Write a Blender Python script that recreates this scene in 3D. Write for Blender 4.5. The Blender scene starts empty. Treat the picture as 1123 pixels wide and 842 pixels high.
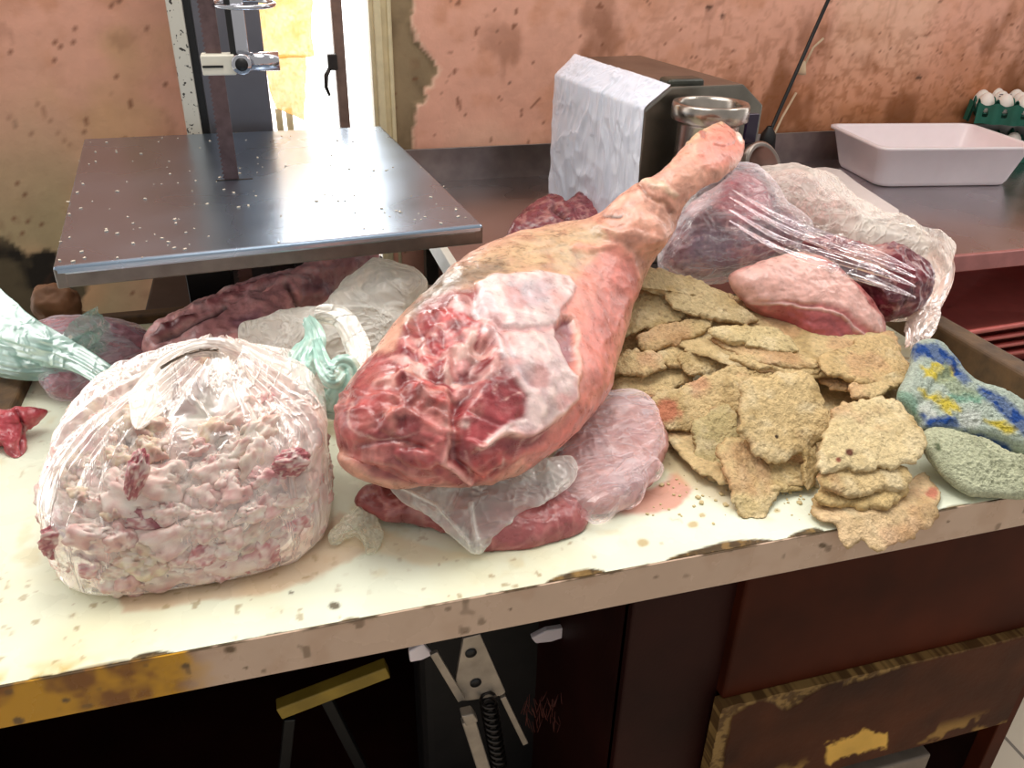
AMB, SKY, E_KEY, E_WIN, EXPO = .55, 3.5, 13., 9., -0.04
import bpy, bmesh, math, random
import numpy as np
from mathutils import Vector, Matrix

random.seed(7)
rng = np.random.default_rng(7)
scene = bpy.context.scene
COL = scene.collection

# ---------------------------------------------------------------- camera geometry (image frame 1123 x 842)
CXP, CYP, F = 561.5, 421.0, 899.0
_x = np.array([3424., -414., F]); _x /= np.linalg.norm(_x)
_y = np.array([-297., -504., F]); _y -= _x * (_x @ _y); _y /= np.linalg.norm(_y)
R = np.array([_x, _y, np.cross(_x, _y)])
CAM = np.array([0., 0., 1.45])
def ray(px, py): return R @ np.array([px - CXP, py - CYP, F])
def PZ(px, py, z):
    d = ray(px, py); return CAM + d * (z - CAM[2]) / d[2]
def PY(px, py, y):
    d = ray(px, py); return CAM + d * y / d[1]
def PPL(px, py, c, n):
    d = ray(px, py); return CAM + d * (np.dot(np.array(c) - CAM, n) / np.dot(d, n))
def PROJ(P):
    c = (np.asarray(P) - CAM) @ R
    return CXP + c[..., 0] / c[..., 2] * F, CYP + c[..., 1] / c[..., 2] * F

cam_data = bpy.data.cameras.new('camera')
cam = bpy.data.objects.new('camera', cam_data); COL.objects.link(cam)
cam_data.sensor_width = 36.0; cam_data.lens = F / 1123 * 36; cam_data.clip_start = 0.01
mx, my, mz = R @ np.array([1, 0, 0.]), R @ np.array([0, -1., 0]), R @ np.array([0, 0, -1.])
cam.matrix_world = Matrix([[mx[0], my[0], mz[0], CAM[0]], [mx[1], my[1], mz[1], CAM[1]], [mx[2], my[2], mz[2], CAM[2]], [0, 0, 0, 1]])
scene.camera = cam

# ---------------------------------------------------------------- noise
def _h(ix, iy, iz, seed):
    n = (ix * 73856093) ^ (iy * 19349663) ^ (iz * 83492791) ^ (seed * 2654435 + 1013)
    n = n & 0xffffffff
    n = (n ^ (n >> 13)) * 1274126177 & 0xffffffff
    n = n ^ (n >> 16)
    return (n & 0xffff) / 65535.0
def vn(P, f=1.0, seed=0):
    P = np.asarray(P, float) * f + 1000.37
    i = np.floor(P).astype(np.int64); u = P - i; u = u * u * u * (u * (u * 6 - 15) + 10)
    r = 0
    for a in (0, 1):
        wa = u[..., 0] if a else 1 - u[..., 0]
        for b in (0, 1):
            wb = u[..., 1] if b else 1 - u[..., 1]
            for c in (0, 1):
                wc = u[..., 2] if c else 1 - u[..., 2]
                r = r + wa * wb * wc * _h(i[..., 0] + a, i[..., 1] + b, i[..., 2] + c, seed)
    return r
def fbm(P, f, o=4, seed=0, g=.5):
    s = 0; a = 1.; t = 0.
    for k in range(o):
        s = s + a * vn(P, f * 2.03 ** k, seed + 17 * k); t += a; a *= g
    return s / t
def ridge(P, f, o=3, seed=0):
    s = 0; a = 1.; t = 0.
    for k in range(o):
        s = s + a * (1 - abs(2 * vn(P, f * 2.1 ** k, seed + 31 * k) - 1)) ** 2; t += a; a *= .55
    return s / t
def sm(a, b, x):
    t = np.clip((x - a) / (b - a), 0, 1); return t * t * (3 - 2 * t)
def warp(P, amp, f, seed=0):
    return P + amp * (np.stack([vn(P, f, seed), vn(P, f, seed + 1), vn(P, f, seed + 2)], -1) - .5) * 2

def lin(r, g=None, b=None):
    c = np.array((r, g, b) if g is not None else r, float) / 255.
    return np.where(c <= .04045, c / 12.92, ((c + .055) / 1.055) ** 2.4)
def mixc(a, b, t):
    return a * (1 - t[..., None]) + b * t[..., None]

# signed distance (inside positive) to a polygon, in pixels
def sdpoly(x, y, poly):
    d = np.full(x.shape, 1e9); ins = np.zeros(x.shape, bool); n = len(poly)
    for i in range(n):
        ax, ay = poly[i]; bx, by = poly[(i + 1) % n]
        ex, ey = bx - ax, by - ay
        t = np.clip(((x - ax) * ex + (y - ay) * ey) / (ex * ex + ey * ey + 1e-9), 0, 1)
        d = np.minimum(d, (x - ax - t * ex) ** 2 + (y - ay - t * ey) ** 2)
        c = ((ay > y) != (by > y))
        with np.errstate(divide='ignore', invalid='ignore'):
            xi = ax + (y - ay) * ex / (ey if ey != 0 else 1e-9)
        ins ^= c & (x < xi)
    d = np.sqrt(d)
    return np.where(ins, d, -d)
def sdseg(x, y, pts):
    d = np.full(x.shape, 1e9)
    for (ax, ay), (bx, by) in zip(pts[:-1], pts[1:]):
        ex, ey = bx - ax, by - ay
        t = np.clip(((x - ax) * ex + (y - ay) * ey) / (ex * ex + ey * ey + 1e-9), 0, 1)
        d = np.minimum(d, (x - ax - t * ex) ** 2 + (y - ay - t * ey) ** 2)
    return np.sqrt(d)

# ---------------------------------------------------------------- materials
def new_mat(name):
    m = bpy.data.materials.new(name); m.use_nodes = True
    m.node_tree.nodes.clear(); return m, m.node_tree.nodes, m.node_tree.links
def rgba(c): return (float(c[0]), float(c[1]), float(c[2]), 1.)
def pbr(name, color=None, rough=.5, metal=0., bump=0., bscale=200., nscale=30., namp=.0, sss=0., spec=.5, coat=0., coatr=.1, stretch=None, detail=5., rvar=0., bdist=.002):
    """color=None: takes the mesh colour attribute; otherwise an sRGB 0-255 tuple varied by procedural noise"""
    m, N, L = new_mat(name)
    out = N.new('ShaderNodeOutputMaterial'); b = N.new('ShaderNodeBsdfPrincipled'); L.new(b.outputs[0], out.inputs[0])
    tc = N.new('ShaderNodeTexCoord'); mp = N.new('ShaderNodeMapping'); L.new(tc.outputs['Object'], mp.inputs[0])
    if stretch: mp.inputs['Scale'].default_value = stretch
    nz = N.new('ShaderNodeTexNoise'); L.new(mp.outputs[0], nz.inputs[0]); nz.inputs['Scale'].default_value = nscale; nz.inputs['Detail'].default_value = detail
    if color is None:
        at = N.new('ShaderNodeAttribute'); at.attribute_name = 'col'; src = at.outputs[0]
    else:
        rg = N.new('ShaderNodeRGB'); rg.outputs[0].default_value = rgba(lin(*color)); src = rg.outputs[0]
    mr = N.new('ShaderNodeMapRange'); L.new(nz.outputs[0], mr.inputs[0]); mr.inputs[1].default_value = .3; mr.inputs[2].default_value = .7
    mr.inputs[3].default_value = 1 - namp; mr.inputs[4].default_value = 1 + namp
    vm = N.new('ShaderNodeVectorMath'); vm.operation = 'SCALE'; L.new(src, vm.inputs[0]); L.new(mr.outputs[0], vm.inputs['Scale'])
    L.new(vm.outputs[0], b.inputs['Base Color'])
    b.inputs['Roughness'].default_value = rough; b.inputs['Metallic'].default_value = metal
    if rvar:
        m2 = N.new('ShaderNodeMapRange'); L.new(nz.outputs[0], m2.inputs[0]); m2.inputs[1].default_value = .3; m2.inputs[2].default_value = .7
        m2.inputs[3].default_value = max(0, rough - rvar); m2.inputs[4].default_value = rough + rvar; L.new(m2.outputs[0], b.inputs['Roughness'])
    b.inputs['Specular IOR Level'].default_value = spec
    if sss:
        b.inputs['Subsurface Weight'].default_value = sss; b.inputs['Subsurface Radius'].default_value = (1, .35, .25); b.inputs['Subsurface Scale'].default_value = .01
    if coat:
        b.inputs['Coat Weight'].default_value = coat; b.inputs['Coat Roughness'].default_value = coatr
    if bump:
        n2 = N.new('ShaderNodeTexNoise'); L.new(mp.outputs[0], n2.inputs[0]); n2.inputs['Scale'].default_value = bscale; n2.inputs['Detail'].default_value = 6
        bp = N.new('ShaderNodeBump'); bp.inputs['Strength'].default_value = bump; bp.inputs['Distance'].default_value = bdist
        L.new(n2.outputs[0], bp.inputs['Height']); L.new(bp.outputs[0], b.inputs['Normal'])
        if coat: L.new(bp.outputs[0], b.inputs['Coat Normal'])
    return m
def film(name, tint=(235, 232, 228), base=.12, var=.35, edge=.5, gloss=.35, rough=.15, scale=25., stretch=(1, 1, 1), bump=.6, bscale=60., dist=1.5, crease=.12, transl=.2):
    """thin translucent plastic film; 'col' alpha of the mesh adds milkiness"""
    m, N, L = new_mat(name)
    out = N.new('ShaderNodeOutputMaterial')
    tc = N.new('ShaderNodeTexCoord'); mp = N.new('ShaderNodeMapping'); L.new(tc.outputs['Object'], mp.inputs[0]); mp.inputs['Scale'].default_value = stretch
    n1 = N.new('ShaderNodeTexNoise'); L.new(mp.outputs[0], n1.inputs[0]); n1.inputs['Scale'].default_value = bscale; n1.inputs['Detail'].default_value = 3
    n1.inputs['Distortion'].default_value = dist
    m1 = N.new('ShaderNodeMath'); m1.operation = 'SUBTRACT'; L.new(n1.outputs[0], m1.inputs[0]); m1.inputs[1].default_value = .5
    ab = N.new('ShaderNodeMath'); ab.operation = 'ABSOLUTE'; L.new(m1.outputs[0], ab.inputs[0])
    rd = N.new('ShaderNodeMapRange'); L.new(ab.outputs[0], rd.inputs[0]); rd.inputs[1].default_value = 0; rd.inputs[2].default_value = .06; rd.inputs[3].default_value = 1; rd.inputs[4].default_value = 0
    bp = N.new('ShaderNodeBump'); bp.inputs['Strength'].default_value = bump; bp.inputs['Distance'].default_value = .004
    L.new(rd.outputs[0], bp.inputs['Height'])
    at = N.new('ShaderNodeAttribute'); at.attribute_name = 'col'
    tn = N.new('ShaderNodeRGB'); tn.outputs[0].default_value = rgba(lin(*tint))
    mu = N.new('ShaderNodeVectorMath'); mu.operation = 'MULTIPLY'; L.new(at.outputs[0], mu.inputs[0]); L.new(tn.outputs[0], mu.inputs[1])
    df = N.new('ShaderNodeBsdfDiffuse'); L.new(mu.outputs[0], df.inputs[0]); L.new(bp.outputs[0], df.inputs['Normal'])
    tl = N.new('ShaderNodeBsdfTranslucent'); L.new(mu.outputs[0], tl.inputs[0])
    dm = N.new('ShaderNodeMixShader'); dm.inputs[0].default_value = transl; L.new(df.outputs[0], dm.inputs[1]); L.new(tl.outputs[0], dm.inputs[2])
    tr = N.new('ShaderNodeBsdfTransparent')
    n2 = N.new('ShaderNodeTexNoise'); L.new(mp.outputs[0], n2.inputs[0]); n2.inputs['Scale'].default_value = scale; n2.inputs['Detail'].default_value = 4; n2.inputs['Distortion'].default_value = 1.
    mr = N.new('ShaderNodeMapRange'); L.new(n2.outputs[0], mr.inputs[0]); mr.inputs[1].default_value = .5; mr.inputs[2].default_value = .75; mr.inputs[3].default_value = base; mr.inputs[4].default_value = base + var
    rm = N.new('ShaderNodeMath'); rm.operation = 'MULTIPLY_ADD'; L.new(rd.outputs[0], rm.inputs[0]); rm.inputs[1].default_value = crease; L.new(mr.outputs[0], rm.inputs[2])
    lw = N.new('ShaderNodeLayerWeight'); lw.inputs[0].default_value = .25
    le = N.new('ShaderNodeMath'); le.operation = 'MULTIPLY_ADD'; L.new(lw.outputs['Facing'], le.inputs[0]); le.inputs[1].default_value = edge; L.new(rm.outputs[0], le.inputs[2])
    a1 = N.new('ShaderNodeMath'); a1.operation = 'ADD'; a1.use_clamp = True; L.new(le.outputs[0], a1.inputs[0]); L.new(at.outputs['Alpha'], a1.inputs[1])
    mx_ = N.new('ShaderNodeMixShader'); L.new(a1.outputs[0], mx_.inputs[0]); L.new(tr.outputs[0], mx_.inputs[1]); L.new(dm.outputs[0], mx_.inputs[2])
    gl = N.new('ShaderNodeBsdfGlossy'); gl.inputs['Roughness'].default_value = rough; L.new(bp.outputs[0], gl.inputs['Normal'])
    fr = N.new('ShaderNodeFresnel'); fr.inputs[0].default_value = 1.45; L.new(bp.outputs[0], fr.inputs['Normal'])
    fm = N.new('ShaderNodeMath'); fm.operation = 'MULTIPLY_ADD'; fm.use_clamp = True; L.new(fr.outputs[0], fm.inputs[0]); fm.inputs[1].default_value = gloss * .7; fm.inputs[2].default_value = gloss * .02
    L.new(fm.outputs[0], gl.inputs['Color'])
    fx = N.new('ShaderNodeAddShader'); L.new(mx_.outputs[0], fx.inputs[0]); L.new(gl.outputs[0], fx.inputs[1])
    L.new(fx.outputs[0], out.inputs[0])
    return m

# ---------------------------------------------------------------- object helpers
def tag(o, label=None, cat=None, group=None, kind=None):
    if label: o['label'] = label
    if cat: o['category'] = cat
    if group: o['group'] = group
    if kind: o['kind'] = kind
    return o
def link(name, me, m, parent=None):
    o = bpy.data.objects.new(name, me); COL.objects.link(o)
    if m and not me.materials: me.materials.append(m)
    if parent: o.parent = parent
    return o
def empty(name, loc=(0, 0, 0)):
    o = bpy.data.objects.new(name, None); COL.objects.link(o); o.location = loc; o.empty_display_size = .05; return o
def mesh_np(name, V, Fc, m, parent=None, col=None, smooth=True, origin=None):
    V = np.asarray(V, float)
    if parent is not None: V = V - np.array(parent.location)
    elif origin is not None: V = V - np.array(origin)
    me = bpy.data.meshes.new(name)
    Fc = np.asarray(Fc) if not isinstance(Fc, list) else Fc
    me.from_pydata(V.tolist(), [], Fc.tolist() if not isinstance(Fc, list) else Fc)
    if col is not None:
        a = me.color_attributes.new('col', 'FLOAT_COLOR', 'POINT')
        c = np.ones((len(V), 4), np.float32); c[:, :col.shape[1]] = col
        a.data.foreach_set('color', c.ravel())
    me.polygons.foreach_set('use_smooth', [smooth] * len(me.polygons))
    me.validate(); me.update()
    o = link(name, me, m, parent)
    if parent is None and origin is not None: o.location = origin
    return o
def grid_faces(n, m, wrap=False, off=0, flip=False):
    i = np.arange(n - 1)[:, None]; j = np.arange(m if wrap else m - 1)[None]
    j2 = (j + 1) % m
    a = i * m + j; b = i * m + j2; c = (i + 1) * m + j2; d = (i + 1) * m + j
    q = np.stack([a, b, c, d], -1).reshape(-1, 4) + off
    return q[:, ::-1] if flip else q
class MB:
    """collects boxes, tubes and prisms in one mesh"""
    def __init__(s): s.bm = bmesh.new()
    def box(s, lo, hi, bev=0., rot=0., piv=None, M=None):
        lo = np.array(lo, float); hi = np.array(hi, float); c = (lo + hi) / 2
        b2 = bmesh.new(); bmesh.ops.create_cube(b2, size=1.)
        bmesh.ops.scale(b2, vec=tuple(hi - lo), verts=b2.verts)
        if bev: bmesh.ops.bevel(b2, geom=b2.edges[:] + b2.verts[:], offset=bev, segments=3, affect='EDGES', profile=.5)
        bmesh.ops.translate(b2, vec=tuple(c), verts=b2.verts)
        if rot: bmesh.ops.rotate(b2, cent=tuple(piv if piv is not None else c), matrix=Matrix.Rotation(rot, 3, 'Z'), verts=b2.verts)
        if M is not None: bmesh.ops.transform(b2, matrix=M, verts=b2.verts)
        s._add(b2); return s
    def hexa(s, P, bev=0.):
        """8 corners: bottom 4 then top 4"""
        b2 = bmesh.new(); v = [b2.verts.new(tuple(p)) for p in P]
        for f in ((3, 2, 1, 0), (4, 5, 6, 7), (0, 1, 5, 4), (1, 2, 6, 5), (2, 3, 7, 6), (3, 0, 4, 7)): b2.faces.new([v[k] for k in f])
        bmesh.ops.recalc_face_normals(b2, faces=b2.faces)
        if bev: bmesh.ops.bevel(b2, geom=b2.edges[:] + b2.verts[:], offset=bev, segments=3, affect='EDGES', profile=.5)
        s._add(b2); return s
    def prism(s, poly, ext, bev=0.):
        """poly: 3D points, ext: extrusion vector"""
        b2 = bmesh.new(); a = [b2.verts.new(tuple(p)) for p in poly]; b = [b2.verts.new(tuple(np.array(p) + np.array(ext))) for p in poly]
        n = len(a); b2.faces.new(a); b2.faces.new(b[::-1])
        for i in range(n): b2.faces.new([a[i], b[i], b[(i + 1) % n], a[(i + 1) % n]])
        bmesh.ops.recalc_face_normals(b2, faces=b2.faces)
        if bev: bmesh.ops.bevel(b2, geom=b2.edges[:], offset=bev, segments=2, affect='EDGES', profile=.5)
        s._add(b2); return s
    def tube(s, pts, r, seg=16, caps=True, closed=False):
        P = [Vector(tuple(map(float, p))) for p in pts]; n = len(P); rr = [float(q) for q in r] if hasattr(r, '__len__') else [float(r)] * n
        b2 = bmesh.new(); rings = []
        ref = Vector((0, 0, 1))
        up = None
        for i in range(n):
            if closed: t = (P[(i + 1) % n] - P[i - 1]).normalized()
            else: t = (P[min(i + 1, n - 1)] - P[max(i - 1, 0)]).normalized()
            if up is None:
                up = t.cross(ref)
                if up.length < 1e-3: up = t.cross(Vector((1, 0, 0)))
                up.normalize()
            up = (up - t * up.dot(t)).normalized(); w = t.cross(up)
            rings.append([b2.verts.new(P[i] + rr[i] * (math.cos(a) * up + math.sin(a) * w)) for a in [2 * math.pi * k / seg for k in range(seg)]])
        for i in range(n if closed else n - 1):
            A, B = rings[i], rings[(i + 1) % n]
            for k in range(seg): b2.faces.new([A[k], A[(k + 1) % seg], B[(k + 1) % seg], B[k]])
        if caps and not closed: b2.faces.new(rings[0][::-1]); b2.faces.new(rings[-1])
        for f in b2.faces: f.smooth = len(f.verts) == 4
        bmesh.ops.recalc_face_normals(b2, faces=b2.faces)
        s._add(b2); return s
    def lathe(s, prof, axis_o, axis_d, seg=48):
        """prof: (radius, distance along axis) list"""
        o = Vector(tuple(map(float, axis_o))); d = Vector(tuple(map(float, axis_d))).normalized(); u = d.cross(Vector((0.3, 0.2, 1))).normalized(); w = d.cross(u)
        b2 = bmesh.new(); rings = []
        for r, h in prof:
            r, h = float(r), float(h)
            rings.append([b2.verts.new(o + d * h + max(r, 1e-5) * (math.cos(a) * u + math.sin(a) * w)) for a in [2 * math.pi * k / seg for k in range(seg)]])
        for A, B in zip(rings[:-1], rings[1:]):
            for k in range(seg): b2.faces.new([A[k], A[(k + 1) % seg], B[(k + 1) % seg], B[k]])
        for f in b2.faces: f.smooth = True
        bmesh.ops.remove_doubles(b2, verts=b2.verts, dist=1e-5)
        bmesh.ops.recalc_face_normals(b2, faces=b2.faces)
        s._add(b2); return s
    def _add(s, b2):
        me = bpy.data.meshes.new('tmp'); b2.to_mesh(me); b2.free(); s.bm.from_mesh(me); bpy.data.meshes.remove(me)
    def build(s, name, m, parent=None, col=None):
        me = bpy.data.meshes.new(name)
        if parent is not None: bmesh.ops.translate(s.bm, vec=tuple(-np.array(parent.location)), verts=s.bm.verts)
        s.bm.to_mesh(me); s.bm.free()
        return link(name, me, m, parent)
def vnorm(V, Fc):
    Fc = np.asarray(Fc); a, b, c, d = (V[Fc[:, k]] for k in range(4))
    n = np.cross(c - a, d - b); N = np.zeros_like(V)
    for k in range(4): np.add.at(N, Fc[:, k], n)
    return N / (np.linalg.norm(N, axis=1, keepdims=True) + 1e-12)
def catmull(K, n, closed=False):
    K = np.asarray(K, float); k = len(K)
    t = np.linspace(0, k if closed else k - 1, n, endpoint=not closed); i = np.floor(t).astype(int)
    if not closed: i = np.minimum(i, k - 2)
    u = (t - i).reshape((-1,) + (1,) * (K.ndim - 1))
    g = (lambda j: K[j % k]) if closed else (lambda j: K[np.clip(j, 0, k - 1)])
    p0, p1, p2, p3 = g(i - 1), g(i), g(i + 1), g(i + 2)
    return .5 * (2 * p1 + (p2 - p0) * u + (2 * p0 - 5 * p1 + 4 * p2 - p3) * u ** 2 + (3 * p1 - p0 - 3 * p2 + p3) * u ** 3)
def pline(K, n, closed=True):
    """resample a polyline evenly"""
    K = np.asarray(K, float)
    if closed: K = np.vstack([K, K[:1]])
    s = np.r_[0, np.cumsum(np.linalg.norm(np.diff(K, axis=0), axis=1))]
    t = np.linspace(0, s[-1], n, endpoint=not closed)
    return np.stack([np.interp(t, s, K[:, k]) for k in range(K.shape[1])], -1)

def tilt_n(tilt, side=0.):
    """plane normal: up, leaned towards the viewer's side by tilt and to +X by side (degrees)"""
    t, s_ = math.radians(tilt), math.radians(side)
    n = np.array([math.sin(s_), -math.sin(t) * math.cos(s_), math.cos(t) * math.cos(s_)]); return n / np.linalg.norm(n)
def pillow(outline, z, tilt=20, side=0, top=.02, bot=.01, p=2.5, q=2., rings=40, m=200, jag=0., jf=60., seed=0, center=None, soft=True, zanchor=None):
    """closed puffy body whose rim is the outline laid on a tilted plane. returns V, F, s(0 centre..1 rim), side(+1 top)"""
    O = np.array(outline, float)
    O = catmull(O, m, True) if soft else pline(O, m)
    O = pline(O, m)
    c2 = np.array(center if center is not None else O.mean(0), float)
    n = tilt_n(tilt, side); c3 = PZ(*(zanchor if zanchor is not None else c2), z)
    C3 = PPL(c2[0], c2[1], c3, n)
    P = np.array([PPL(a, b, c3, n) for a, b in O])
    if jag:
        r = P - C3
        w = (fbm(P, jf, 4, seed) - .5) * 2 * jag
        P = C3 + r * (1 + w[:, None] / (np.linalg.norm(r, axis=1, keepdims=True) + 1e-6))
    s = np.linspace(0, 1, rings + 1)[1:] ** .8
    ring = C3 + (P - C3)[None] * s[:, None, None]
    hgt = (1 - s ** p) ** (1 / q)
    T = ring + n * (hgt * top)[:, None, None]
    B = (ring[:-1] - n * (hgt[:-1] * bot)[:, None, None])[::-1]
    V = np.vstack([(C3 + n * top)[None], T.reshape(-1, 3), B.reshape(-1, 3), (C3 - n * bot)[None]])
    k = 2 * rings - 1
    Fq = grid_faces(k, m, True, 1)
    j = np.arange(m); j2 = (j + 1) % m
    t1 = np.stack([np.zeros(m, int), j2 + 1, j + 1, j + 1], -1); last = len(V) - 1; o = 1 + (k - 1) * m
    t2 = np.stack([np.full(m, last), j + o, j2 + o, j2 + o], -1)
    S = np.r_[0, np.repeat(s, m), np.repeat(s[:-1][::-1], m), 0]
    side_ = np.r_[1, np.ones(rings * m), -np.ones((rings - 1) * m), -1]
    Fq = Fq[:, ::-1]
    FF = np.vstack([Fq, t1[:, ::-1], t2[:, ::-1]])
    # orientation
    N = vnorm(V, FF)
    if N[0] @ n < 0: FF = FF[:, ::-1]
    return V, FF, S, side_, n
def clean(FF):
    return [[int(v) for k, v in enumerate(f) if v != f[k - 1]] for f in FF]
def loft(stations, n=200, m=160, bfac=.9, power=2., cap=.6):
    """stations: (Lx,Ly,Rx,Ry,z[,b]) silhouettes edges in the picture and the height of the section's centre; round closed sections"""
    S = []
    for st in stations:
        lx, ly, rx, ry, z = st[:5]; b = st[5] if len(st) > 5 else bfac
        c = PZ((lx + rx) / 2, (ly + ry) / 2, z); vdir = c - CAM; dist = np.linalg.norm(vdir); vdir /= dist
        A = PPL(lx, ly, c, vdir); B = PPL(rx, ry, c, vdir)
        a = (B - A) / 2; c = (A + B) / 2
        S.append(np.r_[c, a, vdir * np.linalg.norm(a) * b])
    S = catmull(np.array(S), n)
    th = np.linspace(0, 2 * np.pi, m, endpoint=False)
    ct, st_ = np.cos(th), np.sin(th)
    if power != 2: ct, st_ = np.sign(ct) * abs(ct) ** (2 / power), np.sign(st_) * abs(st_) ** (2 / power)
    V = S[:, None, :3] + S[:, None, 3:6] * ct[None, :, None] - S[:, None, 6:] * st_[None, :, None]
    # rounded caps
    def capr(c, a, b, d, k=10):
        out = []
        for i in range(1, k + 1):
            f_ = math.pi / 2 * i / k; out.append(c + d * math.sin(f_) + (a[None] * ct[:, None] - b[None] * st_[:, None]) * math.cos(f_))
        return np.array(out)
    d0 = S[0, :3] - S[2, :3]; d0 /= np.linalg.norm(d0); d1 = S[-1, :3] - S[-3, :3]; d1 /= np.linalg.norm(d1)
    c0 = capr(S[0, :3], S[0, 3:6], S[0, 6:], d0 * np.linalg.norm(S[0, 3:6]) * cap)[::-1]
    c1 = capr(S[-1, :3], S[-1, 3:6], S[-1, 6:], d1 * np.linalg.norm(S[-1, 3:6]) * cap)
    V = np.concatenate([c0, V, c1], 0); nn = V.shape[0]
    Fq = grid_faces(nn, m, True)
    VV = V.reshape(-1, 3)
    N = vnorm(VV, Fq); mid = V[nn // 2].mean(0)
    if (N[(nn // 2) * m] @ (V[nn // 2, 0] - mid)) < 0: Fq = Fq[:, ::-1]
    return VV, Fq, nn, m
def floor_clamp(V, z, soft=.006):
    V = V.copy(); low = V[:, 2] < z + soft
    V[low, 2] = z + soft * np.exp(np.minimum((V[low, 2] - z - soft) / soft, 0)) * .999
    return V
# ================================================================= SETTING
WY = 1.87      # back wall
M_wall = pbr('pink_plaster', None, rough=.75, bump=.5, bscale=45, nscale=22, namp=.06, spec=.25, bdist=.004)
def wall_col(P):
    x, y = PROJ(P)
    n1 = fbm(P, 3, 4, 3); n2 = fbm(P, 14, 4, 9); n3 = fbm(P, 70, 3, 21)
    c = np.tile(lin(232, 172, 148), (len(P), 1))
    c = mixc(c, lin(236, 186, 160), sm(.5, .75, n1))
    c = mixc(c, lin(205, 140, 105), sm(.5, .72, n2) * .5)
    # orange-brown grime towards the worktop, heavier on the right
    h = sm(1.32, 1.0, P[:, 2] + (n2 - .5) * .35) * sm(.3, 1.7, P[:, 0])
    c = mixc(c, lin(176, 108, 58), h * .85)
    g2 = sm(.56, .7, fbm(P * np.array([1, 1, .6]), 9, 5, 40)) * sm(.2, .7, P[:, 0]) * sm(1.55, 1.1, P[:, 2])
    c = mixc(c, lin(128, 76, 42), g2 * .75)
    g3_ = sm(.5, .75, ridge(warp(P, .02, 12, 9), 45, 3, 41)) * sm(.5, 1.1, P[:, 0]) * sm(1.5, 1.05, P[:, 2]); c = mixc(c, lin(140, 84, 44), g3_ * .5)
    # left part: sandy discoloration near the machine
    l = sm(1.25, .85, P[:, 2] + (n1 - .5) * .3) * sm(-.1, -.45, P[:, 0])
    c = mixc(c, lin(176, 160, 122), l * .9)
    l2 = sm(.5, .7, fbm(P, 5, 3, 77)) * sm(0, -.3, P[:, 0])
    c = mixc(c, lin(214, 168, 128), l2 * .8)
    # bare render patch next to the window frame
    jx = x + (n2 - .5) * 14 + (n3 - .5) * 8; jy = y + (n2 - .5) * 10
    patch = [(424, -60), (450, -60), (452, 10), (448, 25), (455, 45), (470, 60), (477, 75), (474, 92), (466, 100), (464, 112), (455, 115), (453, 140), (456, 175), (440, 180), (424, 175)]
    d = sdpoly(jx, jy, patch); gc = mixc(lin(150, 128, 98) + 0 * c, lin(118, 98, 74), sm(.4, .7, n2))
    c = mixc(c, gc, sm(-1, 1, d)); c = mixc(c, lin(240, 210, 180), sm(2.5, 0, abs(d + 1.5)) * .5)
    # damaged corner, lower left
    d = sdpoly(jx, jy, [(-80, 235), (8, 262), (30, 280), (52, 275), (95, 287), (98, 318), (82, 352), (60, 420), (-80, 420)])
    gc = mixc(lin(96, 84, 64) + 0 * c, lin(40, 34, 28), sm(.45, .6, fbm(P, 11, 4, 5)))
    c = mixc(c, gc, sm(-2, 2, d))
    # small pits and drips
    Wq = warp(P, .02, 20, 31)
    pit = sm(.80, .86, fbm(Wq, 75, 2, 5)) + sm(.68, .8, fbm(Wq, 18, 4, 15)) * .3
    c = mixc(c, lin(120, 70, 46), np.clip(pit, 0, 1) * .75)
    for (a, b, r) in ((778, 8, 5), (792, 18, 3), (17, 136, 4), (545, 35, 2), (560, 90, 2), (1008, 85, 4)):
        c = mixc(c, lin(60, 42, 32), sm(r, r * .3, np.hypot(x - a, (y - b) * 1.4) + (n3 - .5) * 5) * .9)
    c = mixc(c, lin(150, 105, 78), sm(2, .6, sdseg(jx, y, [(40, 110), (62, 145), (78, 165)])) * .5)
    return c
def wall_piece(name, x0, x1, z0, z1, step):
    nx, nz = max(2, int((x1 - x0) / step)), max(2, int((z1 - z0) / step))
    gx, gz = np.meshgrid(np.linspace(x0, x1, nx), np.linspace(z0, z1, nz))
    P = np.stack([gx, np.full_like(gx, WY), gz], -1).reshape(-1, 3)
    c = wall_col(P); x, y = PROJ(P)
    P2 = P.copy(); P2[:, 1] += (fbm(P, 6, 4, 2) - .5) * .008
    d = sdpoly(x, y, [(424, -60), (450, -60), (452, 10), (448, 25), (455, 45), (470, 60), (477, 75), (474, 92), (466, 100), (464, 112), (455, 115), (453, 140), (456, 175), (440, 180), (424, 175)])
    P2[:, 1] += sm(-1, 1, d) * .006
    V = np.vstack([P2, P + np.array([0, .16, 0])]); n = nx * nz
    q = grid_faces(nz, nx); fs = [q, q[:, ::-1] + n]
    e = []
    for A in (np.arange(nx), (nz - 1) * nx + np.arange(nx), np.arange(nz) * nx, np.arange(nz) * nx + nx - 1):
        e.append(np.stack([A[:-1], A[1:], A[1:] + n, A[:-1] + n], -1))
    fs += e
    return mesh_np(name, V, np.vstack(fs), M_wall, None, np.vstack([c, c]))
WX0, WX1, WZ0, WZ1 = -.04, .245, .40, 2.1
# one wall around the window opening: built as a single mesh out of four pieces
_w = [wall_piece('wall_back', -1.2, WX0, 0, 2.6, .008), wall_piece('wall_back', WX1, 2.6, 0, 2.6, .006),
      wall_piece('wall_back', WX0, WX1, 0, WZ0, .02), wall_piece('wall_back', WX0, WX1, WZ1, 2.6, .02)]
_b = bmesh.new()
for o in _w: _b.from_mesh(o.data)
_me = bpy.data.meshes.new('wall_back'); _b.to_mesh(_me); _b.free(); _me.materials.append(M_wall)
for o in _w: bpy.data.objects.remove(o)
w = bpy.data.objects.new('wall_back', _me); COL.objects.link(w); tag(w, kind='structure')

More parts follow.
